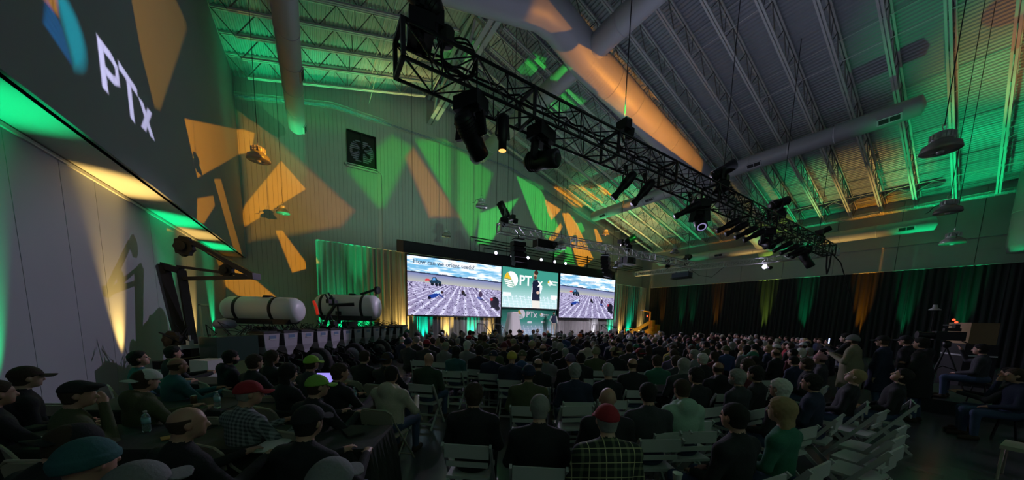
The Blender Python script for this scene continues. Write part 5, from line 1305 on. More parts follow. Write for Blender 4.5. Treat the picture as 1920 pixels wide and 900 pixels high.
# the tall folding marker arm with two hub wheels
W = lambda p: loc_of(p)
A0, A1, A2 = (-3.33, 11.84, 2.95), (-2.92, 11.56, 2.82), (-2.70, 11.12, .45)
b = MB(); b.bar(W(A0), W((-2.98, 11.3, 1.0)), .22, .16).bar(W(A1), W(A2), .16, .14).bar(W((-2.98, 11.3, 1.0)), W((-2.85, 11.2, .1)), .36, .3); b.bar(W(A0), W(A1), .14, .16); b.build('mast', M_black, pm)
b = MB(); b.bar(W((-3.0, 11.63, 2.93)), W((-1.5, 10.70, 2.74)), .07, .07).bar(W((-2.87, 11.5, 2.62)), W((-1.3, 10.51, 2.70)), .10, .09).bar(W((-1.3, 10.51, 2.72)), W((-2.60, 11.45, 3.55)), .11, .12).rod(W((-1.5, 10.66, 2.8)), W((-2.3, 11.2, 3.3)), .045, 8); b.box(W((-1.32, 10.52, 2.72)), (.22, .16, .16)); b.build('folding_arm', M_black, pm)
def hub(p, r):
    o = MB(); n = 9
    pts = [((r * (1 if i % 2 else .86)) * cos(pi * i / n), (r * (1 if i % 2 else .86)) * sin(pi * i / n)) for i in range(2 * n)]
    o.prism(pts, -.05, .05).lathe([(.02, -.12), (r * .45, -.1), (r * .5, .1), (.02, .12)], 14, axis='y'); return o.build('marker_wheel', M_rubber, pm, False, W(p), (0, 0, -.56 - pang))
hub((-2.83, 11.6, 3.46), .27); hub((-1.92, 10.95, 2.86), .18); hub((-3.05, 11.0, 1.05), .24)
# tangle of hoses and valves above the bar
for k in range(16):
    x = -1.3 + k * .52 + rng.uniform(-.1, .1); pts = [(x, .4, 1.1)]
    for j in range(5): pts.append((x + rng.uniform(-.3, .3), .35 + rng.uniform(-.25, .25), 1.2 + rng.uniform(.05, .5)))
    pts.append((x + .3, .5, 1.05)); MB().tube(pts, .014, 5).build('hose', M_rubber, pm)
for k in range(20):
    x = -1.2 + k * .42; MB().box((x, .34 + rng.uniform(-.1, .1), 1.22), (.09, .09, .12)).rod((x, .34, 1.2), (x, .34, 1.38), .02, 6).build('valve_block', M_alu if k % 3 == 0 else M_blackp, pm)
for k in range(12):
    c = Vector(loc_of((.55, 13.0, 1.75))) + Vector((rng.uniform(-.5, .5), rng.uniform(-.3, .3), rng.uniform(-.5, .6)))
    MB().box(c, (.16, .12, .14)).rod(c, c + Vector((rng.uniform(-.2, .2), .1, .25)), .03, 6).build('manifold', M_black, pm)
MB().tube([loc_of((.2, 12.9, 1.2)), loc_of((.35, 12.8, 1.7)), loc_of((.6, 12.8, 2.1)), loc_of((1.2, 12.7, 2.15))], .06, 8).build('air_pipe', M_black, pm)
MB().bar(loc_of((1.5, 13.4, 2.55)), loc_of((2.05, 13.3, 2.78)), .09, .09).lathe([(.03, -.05), (.15, -.05), (.16, .05), (.03, .05)], 14, axis='y', c=loc_of((2.1, 13.3, 2.75))).build('rear_arm', M_black, pm)
for k in range(4): MB().lathe([(.02, -.05), (.07, -.04), (.08, .03), (.03, .06)], 12).rod((0, 0, -.05), (0, 0, -.3), .02).build('yellow_valve', mat('valve_yellow', (.85, .45, .03), .4), pm, True, (6.3 + .22 * (k % 2), .3 + .2 * (k // 2), 1.32 + .12 * k))
MB().tube([loc_of((-.05, 12.6, 2.2)), loc_of((.02, 12.5, 2.0)), loc_of((.05, 12.4, 1.75))], .045, 8).build('red_handle', mat('red_plastic_glow', (.7, .04, .02), .4, emit=(.8, .03, .01), es=.3), pm)  # faint red glow given to the handle, which is no lamp
b = MB()
for k in range(7): b.bar((-1.5 + .12 * k, -.5 - .05 * k, .25 + .05 * k), (-.3 + .1 * k, -.9 + .04 * k, .55 - .03 * k), .03, .06)
b.box((-1.2, -.2, .6), (.5, .5, .5)); b.build('closing_frame', M_steel, pm)

# ---------------------------------------------------------------- video camera on a tripod, carton, cable junk
tp_ = thing('tripod_camera', (13.75, .62, FZ + .32), .5, 'video camera with two red tally lights on a black tripod on the riser', 'camera')
for a in (0, 2.1, 4.2): MB().rod((0, 0, 1.25), (.5 * cos(a), .5 * sin(a), 0), .022).rod((.25 * cos(a), .25 * sin(a), .62), (0, 0, .7), .012).build('leg', M_black, tp_)
MB().lathe([(.04, 1.2), (.09, 1.25), (.09, 1.36), (.05, 1.4)], 12).build('tripod_head', M_black, tp_, True)
cb_ = MB().box((0, 0, 1.53), (.22, .62, .24)).box((0, -.05, 1.70), (.10, .34, .08)).rod((0, .3, 1.53), (0, .62, 1.53), .09, 14).rod((0, .6, 1.53), (0, .68, 1.53), .11, 14).box((.16, -.2, 1.78), (.16, .10, .14)).build('camera_body', M_black, tp_)
MB().rod((.0, -.3, 1.4), (.2, -.85, 1.2), .014).build('pan_handle', M_black, tp_)
for dx in (0, .13): MB().lathe([(.002, .03), (.03, .02), (.035, -.01), (.002, -.02)], 10, c=(.1 + dx, -.16, 1.90 + dx * .5)).build('tally_light', M_red, tp_, True)
MB().box((.02, .05, 1.82), (.3, .05, .03)).build('camera_handle', M_black, tp_)
cs_ = thing('flight_case', (16.3, .35, FZ), .5, 'black flight case standing behind the tripod under the carton', 'case')
MB().box((0, 0, .78), (.9, .6, 1.5)).build('case_body', M_blackp, cs_); MB().box((0, 0, 1.2), (.91, .61, .04)).build('case_edge', M_alu, cs_)
for sx in (-.35, .35):
    for sy in (-.2, .2): MB().lathe([(.01, -.02), (.04, -.02), (.04, .02), (.01, .02)], 12, axis='x', c=(sx, sy, .04)).build('caster', M_rubber, cs_)
tp_.scale = (.8, .8, .95)
ct = thing('carton', (16.3, .35, FZ + 1.53), .5, 'pale brown carton on the flight case behind the tripod', 'box'); MB().box((0, 0, .3), (.85, .5, .6)).build('carton_body', mat('cardboard', (.30, .21, .11), .8), ct); MB().box((0, 0, .605), (.86, .51, .01)).build('carton_lid', MATS['cardboard'], ct); MB().box((0, -.252, .3), (.06, .004, .56)).build('packing_tape', M_tank, ct)
cl = thing('clamp_lamp', (15.3, 1.0, FZ), 0, 'small white lamp with a red lit edge on a thin stand near the carton', 'lamp')
MB().rod((0, 0, 0), (0, 0, 2.45), .015).build('stand_pole', M_black, cl)
for a in (0, 2.1, 4.2): MB().rod((0, 0, .5), (.35 * cos(a), .35 * sin(a), 0), .012).build('leg', M_black, cl)
MB().lathe([(.04, .14), (.05, .05), (.12, .0), (.12, -.02)], 14, c=(0, 0, 2.5)).build('lamp_shade', M_white, cl, True); MB().box((.07, 0, 2.56), (.04, .05, .14)).build('tally_light', M_red, cl)
ph = thing('phone', (11.72, 2.38, 1.40), -.1, 'lit phone held up by the person in black', 'phone'); MB().box((0, 0, 0), (.075, .01, .15)).build('phone_body', M_black, ph); MB().box((0, -.0065, 0), (.066, .003, .135)).build('display', mat('phone_display', (.5, .6, 1), .4, emit=(.5, .6, 1), es=3), ph)
cu = thing('paper_cup', (2.42, 1.25, .52), 0, 'pale paper cup held by the dark haired man in the black sweater', 'cup'); MB().lathe([(.026, 0), (.037, .10), (.039, .103), (.035, .10), (.024, .004)], 18).build('cup_wall', M_paper, cu, True); MB().lathe([(.002, .002), (.025, .002)], 16).build('cup_base', M_paper, cu)
# people's seats low at the far right: a padded chair and a lap with papers
fc = thing('folding_chair', (7.75, -.45, FZ), -.1, 'tan seated chair cut by the right edge of the view', 'chair')
MB().box((0, 0, .45), (.45, .45, .05)).build('seat', M_beige, fc); MB().bar((-.22, -.24, .78), (.22, -.24, .78), .03, .2).build('backrest', M_beige, fc)
for sx in (-.2, .2):
    for sy in (-.2, .2): MB().rod((sx, sy, 0), (sx, sy, .44), .014).build('leg', M_beige, fc)
NEAR = [
  (-2.71, 5.66, 51, 'man in a dark baseball cap at the far left before the green uplight', -30, ('up', 'lap'), dict(top='black',skin=1,hair='short',hat='cap',hatcol='darkbrown',trousers='black')),
  (-2.45, 4.75, 48, 'dark haired person in black cut by the left edge of the view', -10, ('up', 'table'), dict(top='black',hair='short')),
  (-1.85, 4.42, 47, 'man in a flat dark cap and olive jacket resting his chin', -35, ('turnR', 'chin'), dict(top='olive',skin=0,hair='short',hat='flat',hatcol='black')),
  (-1.35, 3.08, 43, 'man in a black cap and black jersey leaning over the near left table', -25, ('lean', 'table'), dict(top='black',skin=0,hair='short',hat='cap',hatcol='black',back=True)),
  (-1.02, 2.44, 41, 'grey green knitted hat at the bottom edge near the left corner', -5, ('up', 'lap'), dict(top='black',hat='beanie',hatcol='teal')),
  (-0.69, 1.95, 40, 'person in a plain grey cap at the bottom edge beside the knitted hat', -5, ('up', 'lap'), dict(top='black',hair='short',haircol='hairblack',hat='cap',hatcol='grey')),
  (-2.34, 7.07, 53, 'man in a dark teal shirt nearest the left wall and looking up', -48, ('lookR', 'table'), dict(top='teal',skin=0,hair='thick',haircol='hairblack',eyes=True)),
  (-1.61, 4.96, 47, 'man in an olive hoodie wearing a white cap backwards', -12, ('hood', 'table'), dict(top='olive',skin=0,hair='short',hat='cap',hatcol='white',back=True)),
  (-2.20, 7.92, 55, 'dark haired man at the far left table beyond the bald man in teal', -30, ('up', 'table'), dict(top='black',hair='thick',haircol='hairblack')),
  (-1.66, 6.09, 50, 'balding man with brown hair fringe in a dark teal jacket under the folding arm', -25, ('broad', 'table'), dict(top='teal',hair='ring',haircol='hairbrown',skin=2)),
  (-0.79, 2.99, 42, 'bald man in a dark jacket with ears lit amber in the near table row', -28, ('turnR', 'table'), dict(top='black',skin=0,hair='ring',haircol='hairbrown')),
  (-0.57, 3.80, 43, 'man in a fine striped shirt with a red cap pushed over his balding head', -22, ('turnR', 'table'), dict(top='stripe',skin=0,hair='ring',haircol='hairgrey',hat='cap',hatcol='red')),
  (-1.23, 6.85, 51, 'person in a black hooded sweatshirt and beard looking right in front of the planter', -40, ('hood', 'table'), dict(top='black',hair='thick',haircol='hairblack',beard_=True)),
  (-0.82, 6.07, 49, 'light brown haired person in a black coat directly before the dark hoppers', -15, ('up', 'table'), dict(top='black',hair='thick',haircol='hairbrown')),
  (-0.66, 6.61, 50, 'person with long brown hair falling to the shoulder before the planter wheels', -15, ('slim', 'table'), dict(top='black',hair='long',haircol='hairbrown')),
  (-0.33, 4.88, 45, 'woman with long dark hair in a black top left of the neon cap', -25, ('slim', 'table'), dict(top='black',hair='long',haircol='hairblack',skin=1)),
  (-0.08, 5.62, 46, 'person in a neon yellow green cap sitting behind the glowing laptop', -18, ('up', 'table'), dict(top='charcoal',hair='short',hat='cap',hatcol='neon')),
  (-0.01, 3.86, 42, 'man in a lime green cap and black jacket beside the water bottle', -28, ('turnR', 'table'), dict(top='black',hair='short',hat='cap',hatcol='lime',back=False)),
  (-0.07, 2.61, 40, 'large man in a black cap and black track jacket in the nearest table row', -18, ('broad', 'table'), dict(top='black',hair='short',haircol='hairblack',hat='cap',hatcol='black',skin=0)),
  (0.25, 4.66, 43, 'dark haired person in a black jacket right of the laptop', -30, ('turnR', 'table'), dict(top='black',hair='thick',haircol='hairbrown')),
  (0.73, 6.12, 46, 'broad man with short brown hair in a black jacket before the planter discs', -8, ('broad', 'table'), dict(top='black',hair='short',haircol='hairbrown')),
  (1.02, 5.63, 44, 'man in a navy cap sitting behind the man in the cream hoodie', -10, ('up', 'table'), dict(top='black',hair='short',hat='cap',hatcol='navy',back=True,skin=2)),
  (0.82, 4.22, 41, 'dark haired man in a cream hooded sweatshirt at the table end by the aisle', -8, ('hood', 'table'), dict(top='cream',hair='short',haircol='hairblack',trousers='denim',skin=2)),
  (0.03, 1.58, 38, 'pale grey cap at the bottom edge before the black track jacket', -8, ('up', 'lap'), dict(top='black',hair='short',hat='cap',hatcol='grey')),
  (1.69, 5.41, 42, 'bald man in a dark olive vest with black sleeves in the aisle seat', -3, ('broad', 'lap'), dict(top='darkgreen',trousers='denim',skin=0)),
  (1.33, 2.77, 37, 'dark haired man in a plain black coat on the first chair of the near row', -2, ('broad', 'lap'), dict(top='black',hair='thick',haircol='hairbrown',trousers='black')),
  (1.65, 2.10, 36, 'man with cropped grey hair in a black shirt in the near row', -2, ('broad', 'lap'), dict(top='black',hair='short',haircol='hairgrey',skin=1)),
  (2.54, 3.51, 36, 'person in a navy hooded cap and large olive green coat', -4, ('bulky', 'lap'), dict(top='olive',hat='beanie',hatcol='navy',hair='short')),
  (3.28, 3.35, 34, 'person with sandy grey hair in a dark blue jacket right of the olive coat', 4, ('broad', 'lap'), dict(top='navy',hair='thick',haircol='hairgrey')),
  (2.45, 2.02, 34, 'bald man in a black jacket partly behind the red cap', -8, ('broad', 'lap'), dict(top='black',skin=0)),
  (1.93, 1.59, 34, 'man in a red cap and green and yellow plaid shirt in the nearest row', 6, ('bulky', 'lap'), dict(top='plaid',hair='short',haircol='hairgrey',hat='cap',hatcol='red',back=False,skin=1)),
  (3.04, 1.97, 32, 'man with neat dark hair in a charcoal puffer jacket', 4, ('broad', 'lap'), dict(top='charcoal',hair='short',haircol='hairblack')),
  (3.61, 1.91, 31, 'young man with dark hair and a pale green hood over a black jacket', 6, ('hood', 'lap'), dict(top='palegreen',hair='short',haircol='hairbrown')),
  (3.81, 3.17, 32, 'person with thin grey hair and a pale scarf collar over black', 0, ('slim', 'lap'), dict(top='black',hair='short',haircol='hairgrey',hat=None)),
  (4.74, 3.41, 30, 'balding man with dark fringe in a wide black jacket', 0, ('broad', 'lap'), dict(top='black',hair='ring',haircol='hairbrown',skin=0)),
  (5.59, 3.48, 28, 'man with brown grey hair in a bottle green shirt', 6, ('broad', 'lap'), dict(top='green',hair='thick',haircol='hairbrown')),
  (6.90, 3.27, 24, 'man with thick white hair in dark clothes in the middle rows', 10, ('up', 'lap'), dict(top='black',hair='thick',haircol='hairwhite')),
  (4.68, 2.29, 29, 'dark haired man with a strong profile in black behind the pale green hood', 18, ('up', 'lap'), dict(top='black',hair='thick',haircol='hairblack',eyes=True)),
  (5.13, 1.94, 27, 'man with brown grey hair and a grey beard seen in profile', 20, ('up', 'lap'), dict(top='charcoal',hair='thick',haircol='hairgrey',beard_=True,eyes=True)),
  (5.73, 1.93, 25, 'dark haired person next to the grey bearded man', 25, ('up', 'lap'), dict(top='black',hair='thick',haircol='hairblack')),
  (4.77, 1.34, 27, 'elderly person with white hair and eyeglasses looking left', 18, ('up', 'lap'), dict(top='black',hair='thick',haircol='hairwhite',glasses=True,eyes=True,skin=0)),
  (2.96, 1.11, 31, 'dark haired man in a black sweater holding a paper cup in the nearest right seats', 22, ('up', 'lap'), dict(top='black',hair='short',haircol='hairblack',skin=0,eyes=True)),
  (3.59, 0.98, 29, 'woman with long blond hair in a green vest in the nearest right row', 24, ('slim', 'lap'), dict(top='green',hair='long',haircol='hairblond',skin=1,eyes=True)),
  (5.67, 1.27, 24, 'dark haired man in a dark blue jacket behind the blond woman', 26, ('up', 'lap'), dict(top='navy',hair='thick',haircol='hairblack',eyes=True)),
  (8.14, 1.93, 18, 'person with curly brown hair in dark clothes in the right rows', 22, ('up', 'lap'), dict(top='black',hair='thick',haircol='hairbrown')),
  (9.76, 2.09, 13, 'person in a dusky pink cap beside the curly haired one', 20, ('up', 'lap'), dict(top='charcoal',hair='short',hat='beanie',hatcol='pink')),
  (8.56, 2.97, 18, 'bearded man in a teal green cap in the right middle rows', 18, ('up', 'lap'), dict(top='black',hair='short',hat='cap',hatcol='green',beard_=True)),
  (7.02, 1.08, 21, 'fair haired person with upturned face at the end of the right rows', 30, ('lookup', 'lap'), dict(top='black',hair='short',haircol='hairblond',skin=1,eyes=True)),
  (7.89, 0.72, 18, 'dark haired man with upturned face sitting alone near the camera tripod', 30, ('lookup', 'lap'), dict(top='black',hair='thick',haircol='hairblack',skin=0,eyes=True)),
  (10.11, -0.27, 10, 'person in dark blue with a hand on the chin at the right edge', 35, ('up', 'chin'), dict(top='navy',hair='thick',haircol='hairbrown',eyes=True)),
  (3.71, 6.66, 40, 'man in a camouflage cap and olive jacket in the rows before the stage', -2, ('broad', 'lap'), dict(top='olive',hair='short',hat='cap',hatcol='camo',back=True)),
  (4.19, 6.94, 40, 'person in a dark red knitted hat right of the camouflage cap', 0, ('up', 'lap'), dict(top='black',hat='beanie',hatcol='maroon')),
  (3.22, 5.03, 38, 'person in a mustard yellow knitted hat and navy jacket', 0, ('up', 'lap'), dict(top='navy',hat='beanie',hatcol='yellow')),
  (2.59, 6.33, 42, 'person with long black hair and a pale green top in the aisle side rows', 0, ('slim', 'lap'), dict(top='teal',hair='long',haircol='hairblack')),
  (3.16, 6.33, 41, 'person with dark hair in a black leather jacket left of the camouflage cap', 0, ('up', 'lap'), dict(top='black',hair='thick',haircol='hairblack')),
  (4.06, 4.28, 34, 'person in a dark purple hat in the rows behind the sandy haired one', 3, ('up', 'lap'), dict(top='black',hat='beanie',hatcol='purple')),
  (6.44, 4.44, 27, 'person in a crimson cap two rows beyond the bottle green shirt', 5, ('up', 'lap'), dict(top='black',hair='short',hat='cap',hatcol='red',back=True)),
  (8.73, 5.04, 20, 'person in a yellow jacket and pale cap in the middle rows', 6, ('up', 'lap'), dict(top='yellow',hair='short',hat='cap',hatcol='grey',back=True)),
  (7.00, 6.69, 30, 'person in a cream jacket with thick dark hair in the middle rows', 4, ('hood', 'lap'), dict(top='cream',hair='thick',haircol='hairblack')),
  (6.05, 5.44, 31, 'person in a pale green grey cap before the cream jacket', 3, ('up', 'lap'), dict(top='black',hair='short',hat='cap',hatcol='khaki',back=True)),
  (9.80, 9.80, 26, 'person in a bright orange knitted hat near the stage', 2, ('up', 'lap'), dict(top='black',hat='beanie',hatcol='orange')),
  (13.93, 3.90, -2, 'person in a bright red hooded top in the far right rows', 20, ('hood', 'lap'), dict(top='red',hair='thick',haircol='hairbrown')),
  (8.75, 4.44, 19, 'person in black holding up a phone with a lit screen', 10, ('up', 'raised'), dict(top='black',hair='thick',haircol='hairbrown')),
  (12.36, 3.68, 5, 'person in a white cap and pale jacket beside the red hood', 20, ('up', 'lap'), dict(top='khaki',hair='short',hat='cap',hatcol='white')),
  (13.64, 2.73, -1, 'person in a charcoal hat with face turned up at the edge of the right rows', 24, ('lookup', 'lap'), dict(top='black',hat='beanie',hatcol='charcoal')),
]

STAGE_C = Vector((13.5, 16.5, 0))
BK = {
 'up': dict(), 'turnR': dict(hyaw=-.45, lean=.12), 'lean': dict(lean=.45, hpitch=-.1), 'lookR': dict(hyaw=-.25, hpitch=.22), 'hood': dict(hood=True, bulk=1.08, width=1.03, lean=.1), 'broad': dict(width=1.06, bulk=1.08, lean=.08),
 'bulky': dict(width=1.12, bulk=1.2, lean=.1), 'slim': dict(width=.88, bulk=.88, collar=False), 'lookup': dict(hpitch=.4, lean=-.08)}
def near_body(kind, arms):
    kw = dict(BK[kind]); kw['arms'] = arms; kw.update(vox=.019, hvox=.0125); return 'near_%s_%s' % (kind, arms), kw
for x, y, by, label, off, (kind, arms), kw in NEAR:
    bk, bkw = near_body(kind, arms); me, HMx = body(bk, **bkw)
    rz = -radians(by) + radians(off if off > 0 else off * .25)
    hx, hy = HMx[0][3], HMx[1][3]
    ox = x - (cos(rz) * hx - sin(rz) * hy); oy = y - (sin(rz) * hx + cos(rz) * hy)
    person((ox, oy, FZ), rz, label, bk, bkw, group='named audience members', **kw)
    NEAR_POS = globals().setdefault('NEAR_POS', []); NEAR_POS.append((ox, oy, rz, x, y))

# ---------------------------------------------------------------- chairs
def resin_chair():
    t = thing('folding_chair', (0, 0, 0), 0, 'white resin folding chair with a low slatted back in the audience rows', 'chair', 'white folding chairs in the rows')
    MB().box((0, .01, .45), (.42, .38, .03)).box((0, .19, .435), (.42, .02, .05)).build('seat', M_white, t)
    MB().bar((-.21, -.235, .74), (.21, -.235, .74), .02, .13).build('backrest', M_white, t)
    MB().bar((-.2, -.205, .60), (.2, -.205, .60), .016, .05).build('back_slat', M_white, t)
    for s in (-1, 1):
        MB().bar((s * .225, .24, .0), (s * .225, -.25, .81), .022, .042).build('leg', M_white, t)
        MB().bar((s * .195, -.27, .0), (s * .195, .17, .44), .022, .04).build('leg', M_white, t)
    MB().bar((-.22, .17, .13), (.22, .17, .13), .02, .035).bar((-.19, -.20, .09), (.19, -.20, .09), .02, .035).build('stretcher', M_white, t)
    return t
def metal_chair():
    t = thing('metal_folding_chair', (0, 0, 0), 0, 'beige metal folding chair with a rounded back at the tables', 'chair', 'beige folding chairs at the tables')
    b = MB(); pts = []
    n = 12; prof = [(-.21, .0), (-.215, .12), (-.19, .17), (-.14, .19), (.14, .19), (.19, .17), (.215, .12), (.21, 0)]
    b.prism(prof, -.008, .008); b.build('backrest', M_beige, t, loc=(0, -.235, .62), rot=(.16, 0, 0))
    MB().prism([(-.2, -.17), (.2, -.17), (.21, .12), (.15, .2), (-.15, .2), (-.21, .12)], .435, .455, plane='xy').build('seat', M_beige, t)
    MB().tube([(-.22, .26, .0), (-.22, -.20, .64), (-.21, -.26, .78), (-.15, -.275, .825), (.15, -.275, .825), (.21, -.26, .78), (.22, -.20, .64), (.22, .26, .0)], .012, 6).build('back_frame', M_beige, t)
    for s in (-1, 1): MB().tube([(s * .195, .15, .44), (s * .195, -.28, .0)], .011, 6).build('leg', M_beige, t)
    MB().rod((-.2, -.245, .03), (.2, -.245, .03), .01, 6).rod((-.21, .22, .06), (.21, .22, .06), .01, 6).build('stretcher', M_beige, t)
    return t
rc, mc = resin_chair(), metal_chair(); used = {'r': False, 'm': False}
def place_chair(k, x, y, rz, label, group=None):
    src = rc if k == 'r' else mc
    if not used[k]:
        used[k] = True; o = src; o.location = (x, y, FZ); o.rotation_euler = (0, 0, rz)
        if label: o['label'] = label
        if group: o['group'] = group
        return o
    return copy_tree(src, (x, y, FZ), rz, label, group)
for (ox, oy, rz, hx, hy), row in zip(NEAR_POS, NEAR):
    lab = row[3]; at_table = row[5][1] == 'table' or hx < -.2
    who = ' '.join(lab.split()[:9]); short = lab.replace('person with ', 'one with ').replace('person in ', 'one in ')
    words = short.split()[:9]
    while words[-1] in ('a', 'the', 'in', 'and', 'of', 'with', 'before', 'at', 'his', 'to', 'behind', 'on', 'over', 'falling'): words.pop()
    if math.hypot(hx, hy) < 9: place_chair('m' if at_table else 'r', ox, oy, rz, ('beige metal folding chair under the ' if at_table else 'white resin folding chair under the ') + ' '.join(words))
# empty chairs seen in the gaps and along the near right side
for x, y, deg, lab in ((3.05, 3.15, 24, 'empty white folding chair between the cropped grey head and the bald man'), (3.25, 1.95, 20, 'empty white folding chair behind the plaid shirt'), (3.85, 2.0, 18, 'empty white folding chair next to the one behind the plaid shirt'),
                       (2.62, .62, 14, 'white folding chair back at the bottom edge right of the plaid shirt'), (3.12, .50, 12, 'white folding chair at the bottom edge below the blond woman'), (3.75, .42, 10, 'white folding chair at the bottom edge right of the blond woman'),
                       (4.75, .62, 6, 'first empty white chair of the folded row beside the right aisle'), (5.25, .66, 6, 'second empty white chair of the row beside the right aisle'), (5.8, .70, 5, 'third empty white chair of the row beside the right aisle'), (6.6, .95, 5, 'last empty white chair of the row beside the right aisle'),
                       (3.4, 5.9, 24, 'empty white folding chair in the aisle before the camouflage cap'), (2.6, 6.3, 22, 'empty white folding chair beside the long black hair'), (2.3, 8.0, 26, 'empty white chair at the aisle end near the planter wheels')):
    place_chair('r', x, y, -radians(deg), lab)
for x, y, deg, lab in ((-1.75, 4.05, 29, 'empty beige folding chair beside the lower left table'), (-.95, 4.75, 29, 'empty beige chair between the white cap and the striped shirt'), (-2.6, 6.2, 29, 'beige chair back beside the man in the olive jacket'), (-.55, 5.55, 29, 'empty beige chair behind the striped shirt')):
    place_chair('m', x, y, -radians(deg), lab)

# ---------------------------------------------------------------- the rest of the seated audience
POLY = [(2.2, 10.4), (3.0, 13.0), (6.4, 13.3), (10.3, 14.0), (14.6, 12.8), (19, 10.6), (22, 8.2), (21, 4.2), (14.0, 2.3), (9, 1.9), (6.6, 2.2), (4.6, 2.0), (3.3, 3.9), (2.0, 6.0), (2.0, 8)]
def in_world(x, y):
    ins = False; n = len(POLY)
    for i in range(n):
        (x0, y0), (x1, y1) = POLY[i], POLY[(i + 1) % n]
        if (y0 > y) != (y1 > y) and x < (x1 - x0) * (y - y0) / (y1 - y0) + x0: ins = not ins
    return ins
ORD = 'first second third fourth fifth sixth seventh eighth ninth tenth eleventh twelfth thirteenth fourteenth fifteenth sixteenth seventeenth eighteenth nineteenth twentieth'.split()
FARK = {'far_up': dict(vox=.034, hvox=.02), 'far_broad': dict(width=1.12, bulk=1.12, vox=.034, hvox=.02), 'far_hood': dict(hood=True, vox=.034, hvox=.02), 'far_slim': dict(width=.9, bulk=.9, vox=.034, hvox=.02), 'far_turn': dict(hyaw=.4, vox=.034, hvox=.02), 'far_up2': dict(hpitch=.2, lean=0, vox=.034, hvox=.02)}
HN = {'hairblack': 'black hair', 'hairbrown': 'brown hair', 'hairgrey': 'grey hair', 'hairwhite': 'white hair', 'hairblond': 'fair hair'}
cand = []
r_ = 3.2; row = 0
while r_ < 18:
    n = int(2 * pi * r_ / .62)
    for i in range(n):
        a = 2 * pi * i / n + row * .37
        x = STAGE_C.x + r_ * sin(a) + rng.normal(0, .04); y = STAGE_C.y - r_ * cos(a) + rng.normal(0, .05)
        if not in_world(x, y): continue
        th = math.atan2(STAGE_C.x - x, STAGE_C.y - y)
        if abs((math.degrees(math.atan2(x - 9.2, STAGE_C.y + 9 - y)) )) < -1: continue
        cand.append((x, y, th, row))
    r_ += .98; row += 1
cand = [c for c in cand if all((c[0] - n[0]) ** 2 + (c[1] - n[1]) ** 2 > .55 ** 2 for n in NEAR_POS) and rng.random() > .05]
cand.sort(key=lambda c: c[0] ** 2 + c[1] ** 2)
LIMIT = 295 - len(NEAR_POS) - 10
print('crowd candidates', len(cand), 'limit', LIMIT)
DONE = {}; LABS = []
def crowd_person(x, y, th, row, real=True):
    ax = rng.random(); hat = hair = None; hc_ = None; beard_ = False
    if ax < .30:
        hat = 'cap' if rng.random() < .68 else 'beanie'
        hcol = rng.choice(['black', 'navy', 'grey', 'white', 'khaki', 'red', 'green', 'olive', 'tan', 'charcoal', 'maroon'], p=[.18, .12, .16, .12, .1, .05, .07, .08, .05, .05, .02]); hair = 'short' if hat == 'cap' else None
        hc_ = rng.choice(['hairblack', 'hairbrown', 'hairgrey']); desc = '%s %s' % (hcol, 'cap' if hat == 'cap' else 'knitted hat')
    else:
        hair = rng.choice(['short', 'thick', 'ring', 'long', 'bun'], p=[.42, .33, .12, .10, .03]); hcol = 'black'
        hc_ = rng.choice(['hairblack', 'hairbrown', 'hairgrey', 'hairwhite', 'hairblond'], p=[.3, .36, .2, .08, .06])
        if hair == 'ring' and hc_ == 'hairblack': hc_ = 'hairbrown'
        desc = ('balding ' if hair == 'ring' else ('long ' if hair == 'long' else ('thick ' if hair == 'thick' else 'short '))) + HN[hc_]
    top = rng.choice(['black', 'charcoal', 'navy', 'grey', 'olive', 'brown', 'blue', 'tan', 'darkgreen', 'teal', 'maroon', 'khaki', 'purple'], p=[.36, .14, .12, .08, .06, .05, .05, .03, .03, .03, .02, .02, .01])
    b = rng.choice(list(FARK)); 
    side = 'left' if th > .75 else ('centre' if th > .1 else 'right')
    core = '%s and %s top, %s row, %s' % (desc, top.replace('darkgreen', 'dark green'), ORD[row], side)
    lab = 'seated listener with ' + core
    DONE[lab] = DONE.get(lab, 0) + 1
    if lab and DONE[lab] > 1: lab = lab.replace('seated listener', 'another listener' if DONE[lab] == 2 else 'one more listener')
    LABS.append(core)
    return person((x, y, FZ), -th + rng.normal(0, .12), lab, b, FARK[b], top=top, trousers='black', skin=int(rng.choice([0, 1, 2, 3], p=[.5, .35, .12, .03])), hair=hair, haircol=hc_, hat=hat, hatcol=hcol, back=bool(rng.random() < .3), group='seated audience in the rows', scale=float(rng.uniform(.95, 1.04)))
step_ = max(1.0, len(cand) / LIMIT)
keep = cand[:LIMIT]
for c in keep: crowd_person(*c)
CH = {}; nchair = 0
for c, core in zip(keep, LABS):
    if c[0] ** 2 + c[1] ** 2 < 8.5 ** 2:
        place_chair('r', c[0], c[1], -c[2], 'white chair under the ' + core + ('' if CH.setdefault(core, c) is c else ', nearer the aisle'), 'occupied white folding chairs'); nchair += 1
